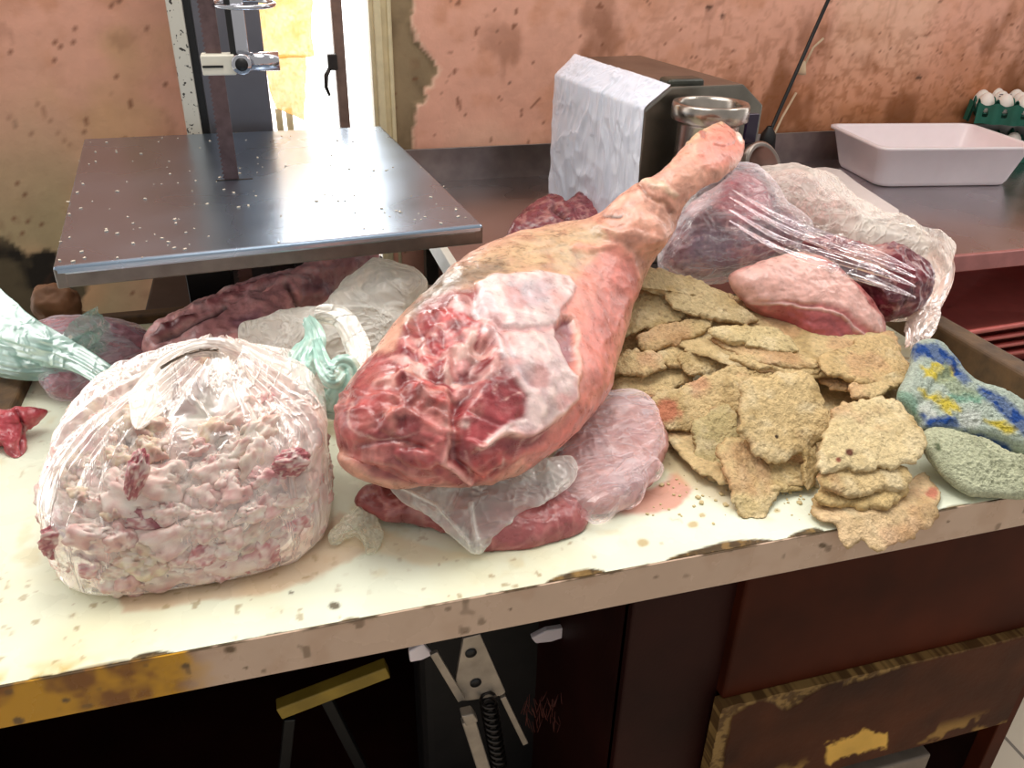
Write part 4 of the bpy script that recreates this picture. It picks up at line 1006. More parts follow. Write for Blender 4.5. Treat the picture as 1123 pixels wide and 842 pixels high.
for _ in range(3):
    A = V.reshape(nn, mm, 3); A[1:-1] = A[1:-1] * .6 + .1 * (A[2:] + A[:-2] + np.roll(A, 1, 1)[1:-1] + np.roll(A, -1, 1)[1:-1]); V = A.reshape(-1, 3)
def close_ends(Fq, nn, mm, V, c=None):
    a, b = V[:mm].mean(0), V[-mm:].mean(0); n = len(V); V2 = np.vstack([V, a, b]); j = np.arange(mm); j2 = (j + 1) % mm
    f1 = [[n, int(p), int(q)] for p, q in zip(j2, j)]; f2 = [[n + 1, int(p), int(q)] for p, q in zip(j + n - mm, j2 + n - mm)]
    if c is not None: c = np.vstack([c, c[:mm].mean(0), c[-mm:].mean(0)])
    return V2, Fq.tolist() + f1 + f2, c
V, FF, c = close_ends(Fq, nn, mm, V, c)
ham = mesh_np('whole_ham', V, FF, M_meat, col=c, origin=tuple(PZ(500, 480, ZC + .03)))
tag(ham, 'whole raw pork leg, red cut face in front, shank pointing up to the grinder', 'meat')

def meat_obj(name, outline, z, feats, label, base, tilt=25, side=0, top=.03, bot=.02, p=2.5, q=2., rough_amp=.006, rf=30, jag=.004, seed=0, mott=(220, 165, 155), mk=.4, dark=(110, 36, 40), dk=.5, cat='meat', jit=4, m=220, rings=70, zf=None, group=None, fmin=None, mat=None, ridgeamp=.006, zanchor=None, lines=0):
    V, FF, S, sd, n = pillow(outline, z, tilt, side, top, bot, p, q, rings, m, jag, 50, seed, zanchor=zanchor)
    N0 = vnorm(V, FF); Wp = warp(V, .01, 25, seed)
    d, ops = paint_feats(V, N0, feats, jit, seed)
    d = d + (fbm(V, rf, 4, seed + 1) - .5) * rough_amp * 2 + (ridge(Wp, rf * 1.3, 3, seed + 2) - .45) * ridgeamp
    V = V + N0 * (d * sm(1.0, .85, S) + d * .3 * sm(.85, 1., S))[:, None]
    c = np.tile(lin(*base), (len(V), 1))
    c = mixc(c, lin(*mott), sm(.5, .75, ridge(Wp, 55, 3, seed + 5)) * mk)
    c = mixc(c, lin(*dark), sm(.5, .7, fbm(V, 28, 4, seed + 6)) * dk)
    if lines: c = mixc(c, lin(235, 210, 205), sm(.8, .95, ridge(Wp * np.array([1, .3, 1]), 40, 2, seed + 8)) * lines)
    c = apply_ops(c, ops)
    if zf: V = zf(V)
    V = floor_clamp(V, ZC if fmin is None else fmin, .004)
    o = mesh_np(name, V, clean(FF), mat or M_meat, col=c, origin=tuple(V.mean(0) * np.array([1, 1, 0]) + np.array([0, 0, V[:, 2].min()])))
    return tag(o, label, cat, group)

# long dark beef strip half under the saw table
Z3 = lambda L: [(x / 2.674, 250 + y / 2.674) for x, y in L]
Z8 = lambda L: [(160 + x / 3.51, 240 + y / 3.51) for x, y in L]
def rise(V):  # the piece climbs from the worktop towards its right end
    V = V.copy(); return V
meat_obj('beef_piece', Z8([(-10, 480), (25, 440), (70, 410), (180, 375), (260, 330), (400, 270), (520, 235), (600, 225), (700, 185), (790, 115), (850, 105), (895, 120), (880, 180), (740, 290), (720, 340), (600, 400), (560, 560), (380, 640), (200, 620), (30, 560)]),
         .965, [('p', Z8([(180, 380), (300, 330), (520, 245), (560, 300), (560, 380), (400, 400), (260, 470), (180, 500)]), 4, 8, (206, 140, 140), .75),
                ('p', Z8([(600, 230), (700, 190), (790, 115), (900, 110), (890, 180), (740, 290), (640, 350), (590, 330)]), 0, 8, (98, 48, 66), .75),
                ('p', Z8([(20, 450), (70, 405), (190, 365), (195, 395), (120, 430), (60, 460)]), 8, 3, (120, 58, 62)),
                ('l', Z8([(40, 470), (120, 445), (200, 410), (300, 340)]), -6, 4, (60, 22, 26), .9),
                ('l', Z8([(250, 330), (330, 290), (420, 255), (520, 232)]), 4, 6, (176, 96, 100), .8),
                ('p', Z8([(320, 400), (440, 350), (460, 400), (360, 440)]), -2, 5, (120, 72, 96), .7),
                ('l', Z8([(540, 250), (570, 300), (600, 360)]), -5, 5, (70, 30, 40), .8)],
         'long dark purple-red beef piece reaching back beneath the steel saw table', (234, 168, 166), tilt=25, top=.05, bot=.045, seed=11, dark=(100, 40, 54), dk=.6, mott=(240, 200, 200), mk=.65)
# dark meat on the steel table behind the leg
meat_obj('beef_piece', [(560, 250), (575, 232), (592, 222), (604, 218), (616, 228), (630, 222), (640, 213), (660, 213), (676, 218), (690, 250), (660, 275), (600, 275), (560, 262)], ST + .03,
         [('l', [(606, 226), (618, 236), (630, 250)], -6, 5, (70, 20, 30), .8)], 'dark raw beef lump on the steel table behind the pork leg', (134, 62, 70), tilt=15, top=.035, bot=.028, seed=21, dark=(80, 26, 36), fmin=ST + .002, m=160, rings=50)
# red piece at the left frame edge
meat_obj('beef_piece', [(-60, 470), (-20, 450), (5, 452), (30, 449), (52, 450), (40, 462), (27, 470), (30, 495), (22, 508), (8, 500), (0, 488), (-50, 500)], .915,
         [('l', [(20, 455), (26, 470), (24, 500)], -5, 3, (110, 28, 36), .8), ('l', [(28, 470), (32, 490)], 2, 2, (214, 170, 165), .8)], 'small bright red meat piece at the left edge of the counter', (176, 62, 72), tilt=30, top=.016, bot=.012, seed=31, m=160, rings=40, mk=.2, jag=.002)
# slab under the leg
meat_obj('beef_piece', Z5([(110, 680), (140, 655), (260, 640), (420, 640), (600, 660), (655, 700), (655, 750), (620, 775), (540, 800), (430, 812), (380, 790), (280, 748), (180, 735), (120, 710)]), .912,
         [('p', Z5([(430, 700), (600, 670), (655, 700), (650, 760), (540, 800), (430, 808)]), 2, 8, (170, 92, 92), .6)], 'thin dark red meat slab lying under the cut end of the pork leg', (150, 76, 74), tilt=12, top=.022, bot=.012, seed=41, dark=(98, 40, 44), dk=.6)
# pale piece on top of the breaded cutlets
zp = lambda L: [(560 + x / 1.995, y / 1.995) for x, y in L]
meat_obj('pork_piece', zp([(480, 600), (520, 585), (590, 562), (660, 562), (710, 590), (750, 630), (800, 680), (815, 730), (790, 765), (740, 780), (700, 780), (650, 750), (600, 705), (540, 680), (500, 645)]), 1.005,
         [('p', zp([(470, 600), (520, 580), (590, 555), (660, 555), (720, 590), (810, 690), (820, 740), (800, 740), (760, 700), (700, 670), (640, 665), (560, 660), (520, 660), (480, 630)]), 4, 4, (226, 176, 164)),
          ('p', zp([(590, 672), (660, 676), (740, 695), (760, 740), (740, 790), (690, 800), (630, 760), (590, 715)]), -1, 9, (172, 84, 84)),
          ('l', zp([(650, 700), (700, 705), (745, 745)]), -1.5, 6, (140, 64, 66), .7), ('l', zp([(520, 660), (600, 668), (680, 680), (740, 700), (775, 740)]), 3, 3, (232, 200, 190), .7),
          ('l', zp([(510, 662), (560, 690), (620, 725)]), 1, 4, (132, 70, 60), .7)],
         'pale pink pork piece with fat cap lying on top of the breaded cutlets', (196, 112, 108), tilt=42, top=.035, bot=.03, seed=51, dark=(150, 70, 70), dk=.3, mk=.3, rough_amp=.004, ridgeamp=.003)
# small plastic scrap with offcuts is in the bags section
# two dark pieces inside the clear bags on the right
Z7 = lambda L: [(700 + x / 3.12, 160 + y / 3.12) for x, y in L]
meat_obj('bagged_beef', Z7([(110, 270), (190, 190), (270, 140), (340, 95), (400, 110), (450, 190), (520, 260), (560, 330), (520, 380), (400, 410), (300, 435), (200, 440), (110, 420), (85, 340)]), 1.06,
         [('p', Z7([(260, 190), (330, 100), (400, 110), (450, 190), (430, 260), (360, 270), (290, 250)]), 5, 8, (168, 74, 84), .8), ('p', Z7([(180, 300), (260, 290), (340, 330), (300, 400), (180, 400)]), 0, 10, (104, 82, 104), .7), ('p', Z7([(150, 200), (260, 120), (340, 95), (260, 190), (190, 240)]), 2, 6, (214, 180, 180), .7)],
         'dark purple beef cut inside the clear bag leaning against the shank', (112, 60, 70), tilt=40, top=.05, bot=.05, seed=61, dark=(64, 28, 42), dk=.7, fmin=.97)
meat_obj('bagged_beef', Z7([(560, 330), (640, 330), (720, 355), (840, 350), (900, 370), (960, 410), (1000, 450), (990, 520), (940, 570), (860, 590), (790, 520), (700, 430), (620, 400)]), 1.03,
         [('p', Z7([(820, 370), (870, 360), (980, 430), (1000, 460), (960, 470), (860, 410)]), 5, 5, (120, 30, 44), .8), ('p', Z7([(700, 360), (830, 350), (840, 400), (740, 400)]), 4, 5, (200, 150, 140), .8)],
         'dark red beef cut in the clear bag at the right end of the pile', (106, 36, 46), tilt=40, top=.04, bot=.045, seed=71, dark=(60, 16, 28), dk=.7, fmin=.96)
meat_obj('bagged_beef', Z7([(380, 110), (460, 90), (540, 95), (610, 150), (680, 200), (760, 270), (740, 320), (660, 340), (560, 300), (480, 230), (420, 160)]), 1.06,
         [], 'pale pinkish meat in the second clear bag, behind the dark one', (178, 142, 134), tilt=40, top=.035, bot=.04, seed=81, dark=(130, 84, 84), dk=.5, fmin=.97, m=160, rings=50)
# meat in the teal bag, left
meat_obj('bagged_mince', Z3([(60, 330), (140, 285), (240, 275), (330, 280), (410, 300), (438, 330), (425, 380), (380, 430), (340, 460), (250, 490), (160, 490), (110, 440)]), .935,
         [], 'dark red minced beef inside the teal-tinted knotted bag, back left', (150, 70, 84), tilt=25, top=.03, bot=.03, seed=91, dark=(92, 30, 44), dk=.8, mott=(210, 150, 160), mk=.6, rough_amp=.008, m=160, rings=50)
# wet pink meat in the clear bag under the leg
meat_obj('bagged_pork', [(600, 520), (630, 470), (670, 440), (705, 438), (728, 470), (730, 500), (705, 540), (680, 558), (645, 562), (615, 556)], .925,
         [], 'pinkish-grey meat in the clear bag squeezed under the right side of the pork leg', (168, 116, 108), tilt=12, top=.017, bot=.02, p=3.5, seed=101, dark=(150, 96, 96), dk=.5, mk=.3, m=160, rings=50, rough_amp=.004)

# ---------------------------------------------------------------- fat trimmings filling the big bag
M_fat = pbr('pork_fat', None, rough=.45, bump=.25, bscale=60, nscale=50, namp=.06, sss=.15, coat=.15)
fat_cols = [((230, 206, 192), (214, 182, 172)), ((234, 216, 202), (222, 194, 182)), ((224, 190, 180), (206, 160, 152)), ((222, 206, 188), (206, 176, 160)), ((232, 196, 188), (196, 130, 132)), ((184, 128, 130), (150, 84, 92)), ((226, 208, 180), (210, 186, 158))]
def blob_mesh(seed, ca, cb_, k=34):
    th, ph = np.meshgrid(np.linspace(0, np.pi, k), np.linspace(0, 2 * np.pi, k + 10, endpoint=False), indexing='ij')
    D = np.stack([np.sin(th) * np.cos(ph), np.sin(th) * np.sin(ph), np.cos(th)], -1).reshape(-1, 3)
    r = .50 + .95 * fbm(D, 1.7, 5, seed) - .26 * sm(.7, .95, ridge(D, 1.6, 2, seed + 4))
    V = D * r[:, None]; c = mixc(np.tile(lin(*ca), (len(V), 1)), lin(*cb_), sm(.4, .65, fbm(D, 2.5, 3, seed + 9))); c = mixc(c, lin(158, 104, 108), sm(.6, .75, fbm(D, 2., 3, seed + 19)) * .6); c = mixc(c, lin(206, 150, 146), sm(.5, .7, ridge(D, 3.2, 2, seed + 29)) * .45); c = mixc(c, lin(240, 226, 214), sm(.5, .65, fbm(D, 4., 3, seed + 39)) * .6)
    me = bpy.data.meshes.new('fat_piece'); me.from_pydata(V.tolist(), [], grid_faces(k, k + 10, True, flip=True).tolist())
    a = me.color_attributes.new('col', 'FLOAT_COLOR', 'POINT'); cc = np.ones((len(V), 4), np.float32); cc[:, :3] = c; a.data.foreach_set('color', cc.ravel())
    me.polygons.foreach_set('use_smooth', [True] * len(me.polygons)); me.materials.append(M_fat); return me
BLOBS = [blob_mesh(10 + 3 * i, *fat_cols[i % len(fat_cols)]) for i in range(14)]
RED = blob_mesh(77, (168, 92, 98), (140, 66, 78))
# big bag shape: vertical stack of sections (world centre x, y, half width, half depth, z)
big_sec = [(-.115, .766, .130, .124, .902), (-.115, .766, .138, .130, .910), (-.114, .768, .142, .131, .94), (-.113, .770, .141, .126, .972), (-.110, .774, .131, .114, .998), (-.104, .780, .106, .094, 1.018), (-.096, .788, .076, .066, 1.036), (-.086, .796, .044, .040, 1.052), (-.078, .80, .024, .022, 1.072)]
bs = np.array(big_sec)
def big_at(z):
    return [np.interp(z, bs[:, 4], bs[:, k]) for k in range(4)]
def sup(t, e=3.2):
    c_, s_ = np.cos(t), np.sin(t); return np.sign(c_) * abs(c_) ** (2 / e), np.sign(s_) * abs(s_) ** (2 / e)
def big_R(th, z):
    cx_, cy_, a, b = big_at(z); u, v = sup(th); return cx_ + a * u, cy_ + b * v
pts = []; tries = 0
while len(pts) < 175 and tries < 60000:
    tries += 1
    z = random.uniform(.912, 1.028); th = random.uniform(math.pi * .95, math.pi * 2.05) if z < .99 else random.uniform(0, 2 * math.pi)
    cx_, cy_, a, b = big_at(z); r_ = random.choice([random.uniform(.013, .02), random.uniform(.02, .032)])
    u, v = sup(np.array(th)); f_ = 1 - r_ * (.95 if z > .97 else .78) / max(b, .02)
    if f_ < .1: continue
    p = np.array([cx_ + a * u * f_, cy_ + b * v * f_, z])
    p[2] = max(p[2], .902 + r_ * .6)
    if all(np.linalg.norm(p - q_[0]) > (r_ + q_[1]) * .45 for q_ in pts): pts.append((p, r_, th))
inner = []
for k in range(40):
    z = random.uniform(.93, .99); cx_, cy_, a, b = big_at(z); t = random.uniform(math.pi, 2 * math.pi); f_ = random.uniform(.3, .68)
    inner.append((np.array([cx_ + a * math.cos(t) * f_, cy_ + b * math.sin(t) * f_, z]), .036, 0))
for k, (p, r_, th) in enumerate(pts + inner):
    i = random.choice([0, 1, 3, 4, 6, 7, 8, 10, 11, 13, 0, 1, 6, 8, 2, 9, 7] + ([5] if random.random() < .5 else [])) if k < len(pts) else random.choice([2, 9, 4])
    if k < len(pts) and PROJ(p)[0] > 290: i = random.choice([0, 7, 2, 9, 4, 7])
    o = bpy.data.objects.new('fat_piece', BLOBS[i]); COL.objects.link(o); o.location = p
    nrm = th   # outward direction of the bag wall; the pieces are pressed flat against it
    o.scale = (r_ * random.uniform(.62, .8), r_ * random.uniform(1.0, 1.5), r_ * random.uniform(.85, 1.2)); o.rotation_euler = (random.uniform(-.5, .5), random.uniform(-.3, .3), nrm)
    if k >= len(pts): o.scale = (r_, r_, r_ * .8)
    tag(o, 'pale pink lump of pork fat trimming packed inside the big clear bag', 'fat trimming', 'fat trimmings inside the big clear bag')

for (px_, py_, Y_, sc_, lb_) in ((320, 507, .672, (.020, .010, .014), 'dark red lump of meat among the fat, upper right front of the big bag'), (68, 590, .676, (.019, .010, .022), 'red-streaked lump among the fat, lower left corner of the big bag'), (150, 520, .662, (.010, .010, .026), 'narrow brownish lump of meat among the fat, left front of the big bag')):
    o = bpy.data.objects.new('meat_trimming', RED); COL.objects.link(o); o.location = PY(px_, py_, Y_); o.scale = sc_; o.rotation_euler = (.2, .3, .4)
    tag(o, lb_, 'meat trimming')
# ================================================================= PLASTIC BAGS
F_big = film('bag_film_milky', (244, 236, 230), base=.14, var=.40, edge=.42, gloss=.5, rough=.16, scale=9, stretch=(1.6, 1, .7), bump=.6, bscale=13, dist=2.2, crease=.22)
F_clear = film('bag_film_clear', (232, 230, 236), base=.07, var=.34, edge=.36, gloss=.7, rough=.15, scale=12, stretch=(.6, 1.6, 1.6), bump=.55, bscale=16, dist=2.2, crease=.18)
F_white = film('bag_film_white', (246, 242, 234), base=.46, var=.3, edge=.35, gloss=.45, rough=.16, scale=8, bump=.6, bscale=14, dist=2., crease=.2)
F_teal = film('bag_film_teal', (176, 212, 200), base=.55, var=.3, edge=.3, gloss=.4, rough=.2, scale=10, bump=.25, bscale=14, dist=1.2)
F_strap = film('bag_strap', (240, 234, 226), base=.30, var=.35, edge=.35, gloss=.4, rough=.18, scale=14, bump=.3, bscale=14, dist=1.2)
def filmcol(n, rgb=(1, 1, 1), a=0.):
    c = np.ones((n, 4)); c[:, :3] = rgb; c[:, 3] = a; return c
bigbag = tag(empty('plastic_bag', (-.105, .77, ZC)), 'big clear plastic bag full of pink-white fat trimmings, front left of the counter', 'bag')
nz, nt = 170, 300
film_sec = bs[:5].tolist() + [[-.106, .776, .137, .112, 1.003], [-.102, .780, .128, .100, 1.020], [-.098, .786, .110, .086, 1.036], [-.092, .790, .084, .066, 1.050], [-.084, .796, .052, .044, 1.062], [-.076, .80, .028, .024, 1.073]]
film_sec[4] = [-.112, .772, .140, .120, .986]
sec = catmull(np.array(film_sec), nz); th = np.linspace(0, 2 * np.pi, nt, endpoint=False); cu, su = sup(th)
V = np.stack([sec[:, None, 0] + sec[:, None, 2] * cu, sec[:, None, 1] + sec[:, None, 3] * su, np.repeat(sec[:, None, 4], nt, 1)], -1)
V = V.reshape(-1, 3); Fq = grid_faces(nz, nt, True); N0 = vnorm(V, Fq)
if (N0[0] @ (V[0] - sec[0, :3])) < 0: Fq = Fq[:, ::-1]; N0 = -N0
zz = V[:, 2]; ang_ = np.tile(th, nz)
up = sm(.985, 1.04, zz)
pol = np.stack([np.cos(ang_) * 1., np.sin(ang_) * 1., zz * 3], -1)
fold = ridge(pol * np.array([1, 1, .5]), 5.5, 3, 3)
d = .005 + (ridge(warp(V, .02, 14, 4), 16, 3, 6) - .5) * .005 + up * (fold - .5) * .020 + (fbm(V, 10, 3, 2) - .5) * .010
V = V + N0 * (d * sm(.900, .915, zz))[:, None]; V = floor_clamp(V, ZC + .0005, .003)
c = filmcol(len(V)); c[:, 3] = up * .16 + .3 * sm(-.20, -.26, V[:, 0]) * sm(.94, 1.0, zz) + .25 * sm(.62, .8, fold) * up
V = np.vstack([V, sec[0, :3][None] * 1.0 - np.array([[0, 0, .0015]])]); V[-1, :2] = sec[0, :2]; V[-1, 2] = ZC + .0008
tri = [[len(V) - 1, int((j + 1) % nt), int(j)] for j in range(nt)]
mesh_np('bag_film', V, Fq.tolist() + tri, F_big, bigbag, np.vstack([c, c[:1]]))
def ribbon(name, path, width, m, parent, n=80, k=22, curl=.25, seed=0, a=.35, tint=(1, 1, 1), label=None, cat=None, folds=.004, thick=.0009):
    """strap of gathered film along a 3D path; width in m (scalar or list)"""
    P = catmull(np.array(path, float), n); w = np.interp(np.linspace(0, 1, n), np.linspace(0, 1, len(width)), width) if hasattr(width, '__len__') else np.full(n, width)
    T = np.gradient(P, axis=0); T /= np.linalg.norm(T, axis=1, keepdims=True)
    vd = P - CAM; vd /= np.linalg.norm(vd, axis=1, keepdims=True); vd = vd + np.array([.2, .3, .15]) ; S_ = np.cross(T, vd); S_ /= np.linalg.norm(S_, axis=1, keepdims=True); Nn = np.cross(S_, T)
    u = np.linspace(-1, 1, k)
    V = P[:, None] + S_[:, None] * (w[:, None] * u[None] * .5)[..., None] + Nn[:, None] * ((curl * w[:, None] * (u[None] ** 2 - .4)))[..., None]
    V = V.reshape(-1, 3); NN = np.repeat(Nn, k, 0)
    fu = np.tile(u, n)
    dd = (ridge(np.stack([fu * 2.2, np.repeat(np.linspace(0, 1, n), k) * 1.5, 0 * fu + seed], -1), 1.6, 3, seed) - .5) * folds * 2
    V = V + NN * dd[:, None]
    V2 = np.vstack([V, V + NN * thick]); q = grid_faces(n, k); m_ = len(V)
    c = filmcol(len(V2), tint, a)
    o = mesh_np(name, V2, np.vstack([q, q[:, ::-1] + m_]), m, parent, c, origin=None if parent is not None else tuple(P[0]))
    if label: tag(o, label, cat)
    return o
Yb = .80
h_ = lambda L, Y=Yb: [PY(a, b, Y + (dy if False else 0)) for a, b in L for dy in (0,)]
# neck with oval handle opening: left loop and right gathered strap
ribbon('handle', [PY(150, 470, .70), PY(165, 435, .745), PY(178, 408, .78), PY(200, 388, .80), PY(232, 382, .80), PY(258, 392, .80), PY(274, 412, .79), PY(270, 440, .76), PY(258, 470, .72)], [.004, .04, .026, .014, .020, .030, .034, .034, .004], F_strap, bigbag, seed=1, a=.1)
ribbon('handle', [PY(236, 384, .80), PY(243, 410, .785), PY(245, 435, .76), PY(262, 462, .72), PY(285, 500, .68)], [.016, .022, .026, .036, .004], F_strap, bigbag, seed=4, a=.1)
ribbon('twist', [PY(176, 404, .775), PY(196, 392, .78), PY(220, 384, .785), PY(240, 384, .79)], .003, F_strap, bigbag, seed=9, a=.6, tint=(.42, .34, .28))

def bag_shell(name, outline, z, label, m, tilt=30, side=0, top=.05, bot=.04, p=3., seed=0, a=0., tint=(1, 1, 1), amp=.008, f_=16, dirn=None, feats=None, fmin=None, parent=None, jag=.003, rings=60, mm_=220, cat='bag', sup_=True, center=None):
    V, FF, S, sd, n = pillow(outline, z, tilt, side, top, bot, p, 2., rings, mm_, jag, 60, seed, center=center)
    N0 = vnorm(V, FF)
    Q = V.copy()
    if dirn is not None:   # folds run along dirn
        dd_ = np.array(dirn, float); dd_ /= np.linalg.norm(dd_); Q = V - dd_ * (V @ dd_)[:, None] * .8
    r_ = ridge(warp(Q, .008, 18, seed), f_, 3, seed)
    x, y = PROJ(V); d = (r_ - .45) * amp + (fbm(V, 9, 3, seed) - .5) * amp
    c = filmcol(len(V), tint, a)
    c[:, 3] += sm(.72, .9, r_) * .22
    if feats:
        for kind, g, h, w, tn, al in feats:
            mk = sm(-w, w, sdpoly(x, y, g)) if kind == 'p' else 1 - sm(0, w, sdseg(x, y, g))
            d = d + mk * h * .001
            c[:, 3] = c[:, 3] + mk * al
            if tn: c[:, :3] = mixc(c[:, :3], np.array(tn, float), mk)
    V = V + N0 * (d * sm(1.02, .9, S))[:, None]
    V = floor_clamp(V, (ZC + .0006) if fmin is None else fmin, .003)
    o = mesh_np(name, V, clean(FF), m, parent, c, origin=None if parent is not None else tuple(V.mean(0) * np.array([1, 1, 0]) + np.array([0, 0, V[:, 2].min()])))
    if parent is None: tag(o, label, cat)
    return o
# middle white bag with teal handles
midbag = tag(empty('plastic_bag', tuple(PZ(385, 420, ZC + .0))), 'crumpled whitish plastic bag with pale teal handles between the fat bag and pork leg', 'bag')
bag_shell('bag_film', Z8([(350, 440), (440, 400), (560, 368), (640, 370), (720, 320), (800, 240), (860, 190), (900, 172), (980, 185), (1050, 210), (1085, 260), (1040, 330), (1010, 400), (1020, 500), (900, 600), (800, 640), (760, 720), (700, 780), (620, 720), (520, 640), (420, 600)]), .985, None, F_white, tilt=38, top=.055, bot=.05, seed=5, parent=midbag, amp=.012,
          feats=[('p', Z8([(640, 470), (690, 520), (745, 580), (715, 600), (670, 570), (640, 520)]), -12, 4, (.55, .4, .38), .2)])
ribbon('handle', [PZ(336, 350, 1.045), PZ(342, 372, 1.04), PZ(330, 400, 1.03), PZ(322, 425, 1.01), PZ(340, 448, .99)], [.016, .03, .036, .04, .03], F_teal, midbag, seed=3, a=.1)
ribbon('handle', [PZ(345, 372, 1.042), PZ(352, 400, 1.04), PZ(365, 415, 1.035), PZ(378, 405, 1.035), PZ(380, 425, 1.02), PZ(366, 445, 1.0), PZ(352, 440, .995)], [.014, .02, .026, .030, .032, .034, .03], F_teal, midbag, seed=6, a=.1)
ribbon('handle', [PZ(346, 345, 1.05), PZ(372, 350, 1.05), PZ(390, 380, 1.04), PZ(392, 410, 1.03)], [.02, .03, .03, .024], F_white, midbag, seed=8, a=.1)
# teal bag at the left
tealbag = tag(empty('plastic_bag', tuple(PZ(100, 410, ZC))), 'pale teal twisted plastic bag holding dark minced meat at the left frame edge', 'bag')
bag_shell('bag_film', Z3([(50, 340), (130, 280), (220, 268), (330, 275), (415, 295), (445, 330), (430, 385), (385, 440), (345, 470), (250, 498), (155, 498), (105, 440)]), .938, None, F_clear, tilt=25, top=.036, bot=.034, seed=15, parent=tealbag, dirn=(1, -.2, 0), amp=.008, a=.05, tint=(.95, .93, .97))
ribbon('twisted_neck', [PZ(-40, 338, .975), PZ(0, 362, .975), PZ(40, 378, .975), PZ(80, 392, .972), PZ(120, 415, .965), PZ(152, 432, .95)], [.12, .085, .055, .035, .03, .03], F_teal, tealbag, seed=13, a=.15, curl=.2, folds=.006)
ribbon('loose_film', [PZ(-40, 385, .945), PZ(0, 396, .945), PZ(40, 402, .945), PZ(75, 395, .95), (PZ(110, 372, .965))], [.04, .045, .04, .05, .03], F_teal, tealbag, seed=14, a=.0, curl=.15, folds=.005)
ribbon('loose_film', [PZ(75, 392, .968), PZ(95, 375, .972), PZ(120, 362, .97)], [.03, .06, .07], F_teal, tealbag, seed=19, a=-.25, curl=.1, folds=.005)
# clear bag beneath the leg, right
lowbag = tag(empty('plastic_bag', tuple(PZ(640, 520, ZC))), 'clear wet plastic bag with pink meat juice squashed under the pork leg', 'bag')
bag_shell('bag_film', Z5([(560, 640), (600, 560), (650, 470), (700, 436), (770, 428), (815, 455), (832, 500), (842, 540), (826, 590), (836, 622), (800, 650), (785, 690), (740, 700), (700, 728), (640, 722), (600, 700), (575, 690)]), .935, None, F_clear, tilt=14, top=.020, bot=.026, p=4., seed=25, parent=lowbag, dirn=(1, .35, 0), amp=.014, a=.02, tint=(1, .93, .93))
bag_shell('bag_flap', Z5([(175, 630), (230, 630), (330, 655), (420, 650), (480, 610), (560, 590), (620, 585), (635, 620), (610, 660), (560, 690), (500, 720), (440, 780), (400, 815), (370, 805), (330, 770), (270, 720), (215, 690)]), .936, None, F_white, tilt=30, top=.014, bot=.006, seed=27, parent=lowbag, amp=.014, a=-.16, f_=22, tint=(.95, 1, 1),
          feats=[('l', Z5([(380, 700), (400, 810)]), 5, 4, (1, 1, 1), .4), ('l', Z5([(200, 650), (300, 700), (380, 790)]), 4, 3, (1, 1, 1), .4), ('l', Z5([(440, 780), (520, 710), (610, 640)]), 4, 3, (1, 1, 1), .4)])
# small scrap
bag_shell('plastic_scrap', [(362, 596), (372, 575), (388, 562), (405, 560), (415, 572), (420, 592), (412, 608), (402, 610), (398, 596), (385, 588)], .905, 'small crumpled scrap of clear greenish plastic on the counter between the two bags', F_white, tilt=10, top=.010, bot=.003, seed=29, a=-.2, tint=(.80, .84, .74), amp=.010, f_=45, rings=24, mm_=120, cat='plastic scrap', jag=.003)
# right bags
rbag = tag(empty('plastic_bag', tuple(PZ(800, 300, .97))), 'tight clear plastic bag with dark beef, leaning on the pork shank', 'bag')
bag_shell('bag_film', Z7([(75, 380), (85, 310), (130, 250), (180, 140), (225, 78), (300, 80), (370, 90), (440, 160), (500, 240), (580, 310), (560, 370), (470, 400), (380, 425), (300, 450), (190, 460), (100, 440)]), 1.068, None, F_clear, tilt=40, top=.064, bot=.058, seed=35, parent=rbag, dirn=(1, -.1, -.5), amp=.006, a=.0, fmin=.965)
for k_, (y0_, y1_) in enumerate(((232, 296), (246, 306), (258, 318), (222, 288))):
    ribbon('stretched_film', [PZ(800, y0_ - 16, 1.125), PZ(855, y0_ + 16, 1.118), PZ(915, y0_ + (y1_ - y0_) * .62, 1.10), PZ(960, y0_ + (y1_ - y0_) * .85, 1.085), PZ(1004, y1_ + 8, 1.065)], [.0012, .008, .013, .012, .0015], F_clear, rbag, seed=33 + k_, a=-.03, curl=.35, folds=.003, tint=(.86, .78, .82))
rb2 = tag(empty('plastic_bag', tuple(PZ(930, 300, .97))), 'loose milky plastic bag with dark red beef and ragged end, right of the pile', 'bag')
bag_shell('bag_film', Z7([(370, 100), (450, 82), (540, 85), (620, 130), (700, 190), (800, 250), (900, 270), (960, 320), (1000, 360), (1060, 350), (1070, 380), (1050, 440), (1010, 500), (990, 560), (930, 600), (850, 600), (760, 520), (680, 430), (560, 340), (440, 220)]), 1.045, None, F_white, tilt=40, top=.056, bot=.05, seed=37, parent=rb2, amp=.010, a=-.33, fmin=.955, tint=(1, .95, .93),
          feats=[('p', Z7([(800, 350), (880, 350), (1000, 450), (980, 570), (860, 590), (740, 440)]), 0, 8, None, -.25), ('p', Z7([(680, 240), (900, 270), (1000, 360), (900, 340), (720, 350)]), 2, 10, None, .3)])
ribbon('torn_edge', [PZ(1020, 276, 1.03), PZ(1032, 300, 1.00), PZ(1020, 335, .985), PZ(1012, 355, .975), PZ(1000, 382, .955)], [.055, .036, .04, .04, .02], F_white, rb2, seed=38, a=-.05, tint=(1, .84, .82), curl=.3, folds=.010)
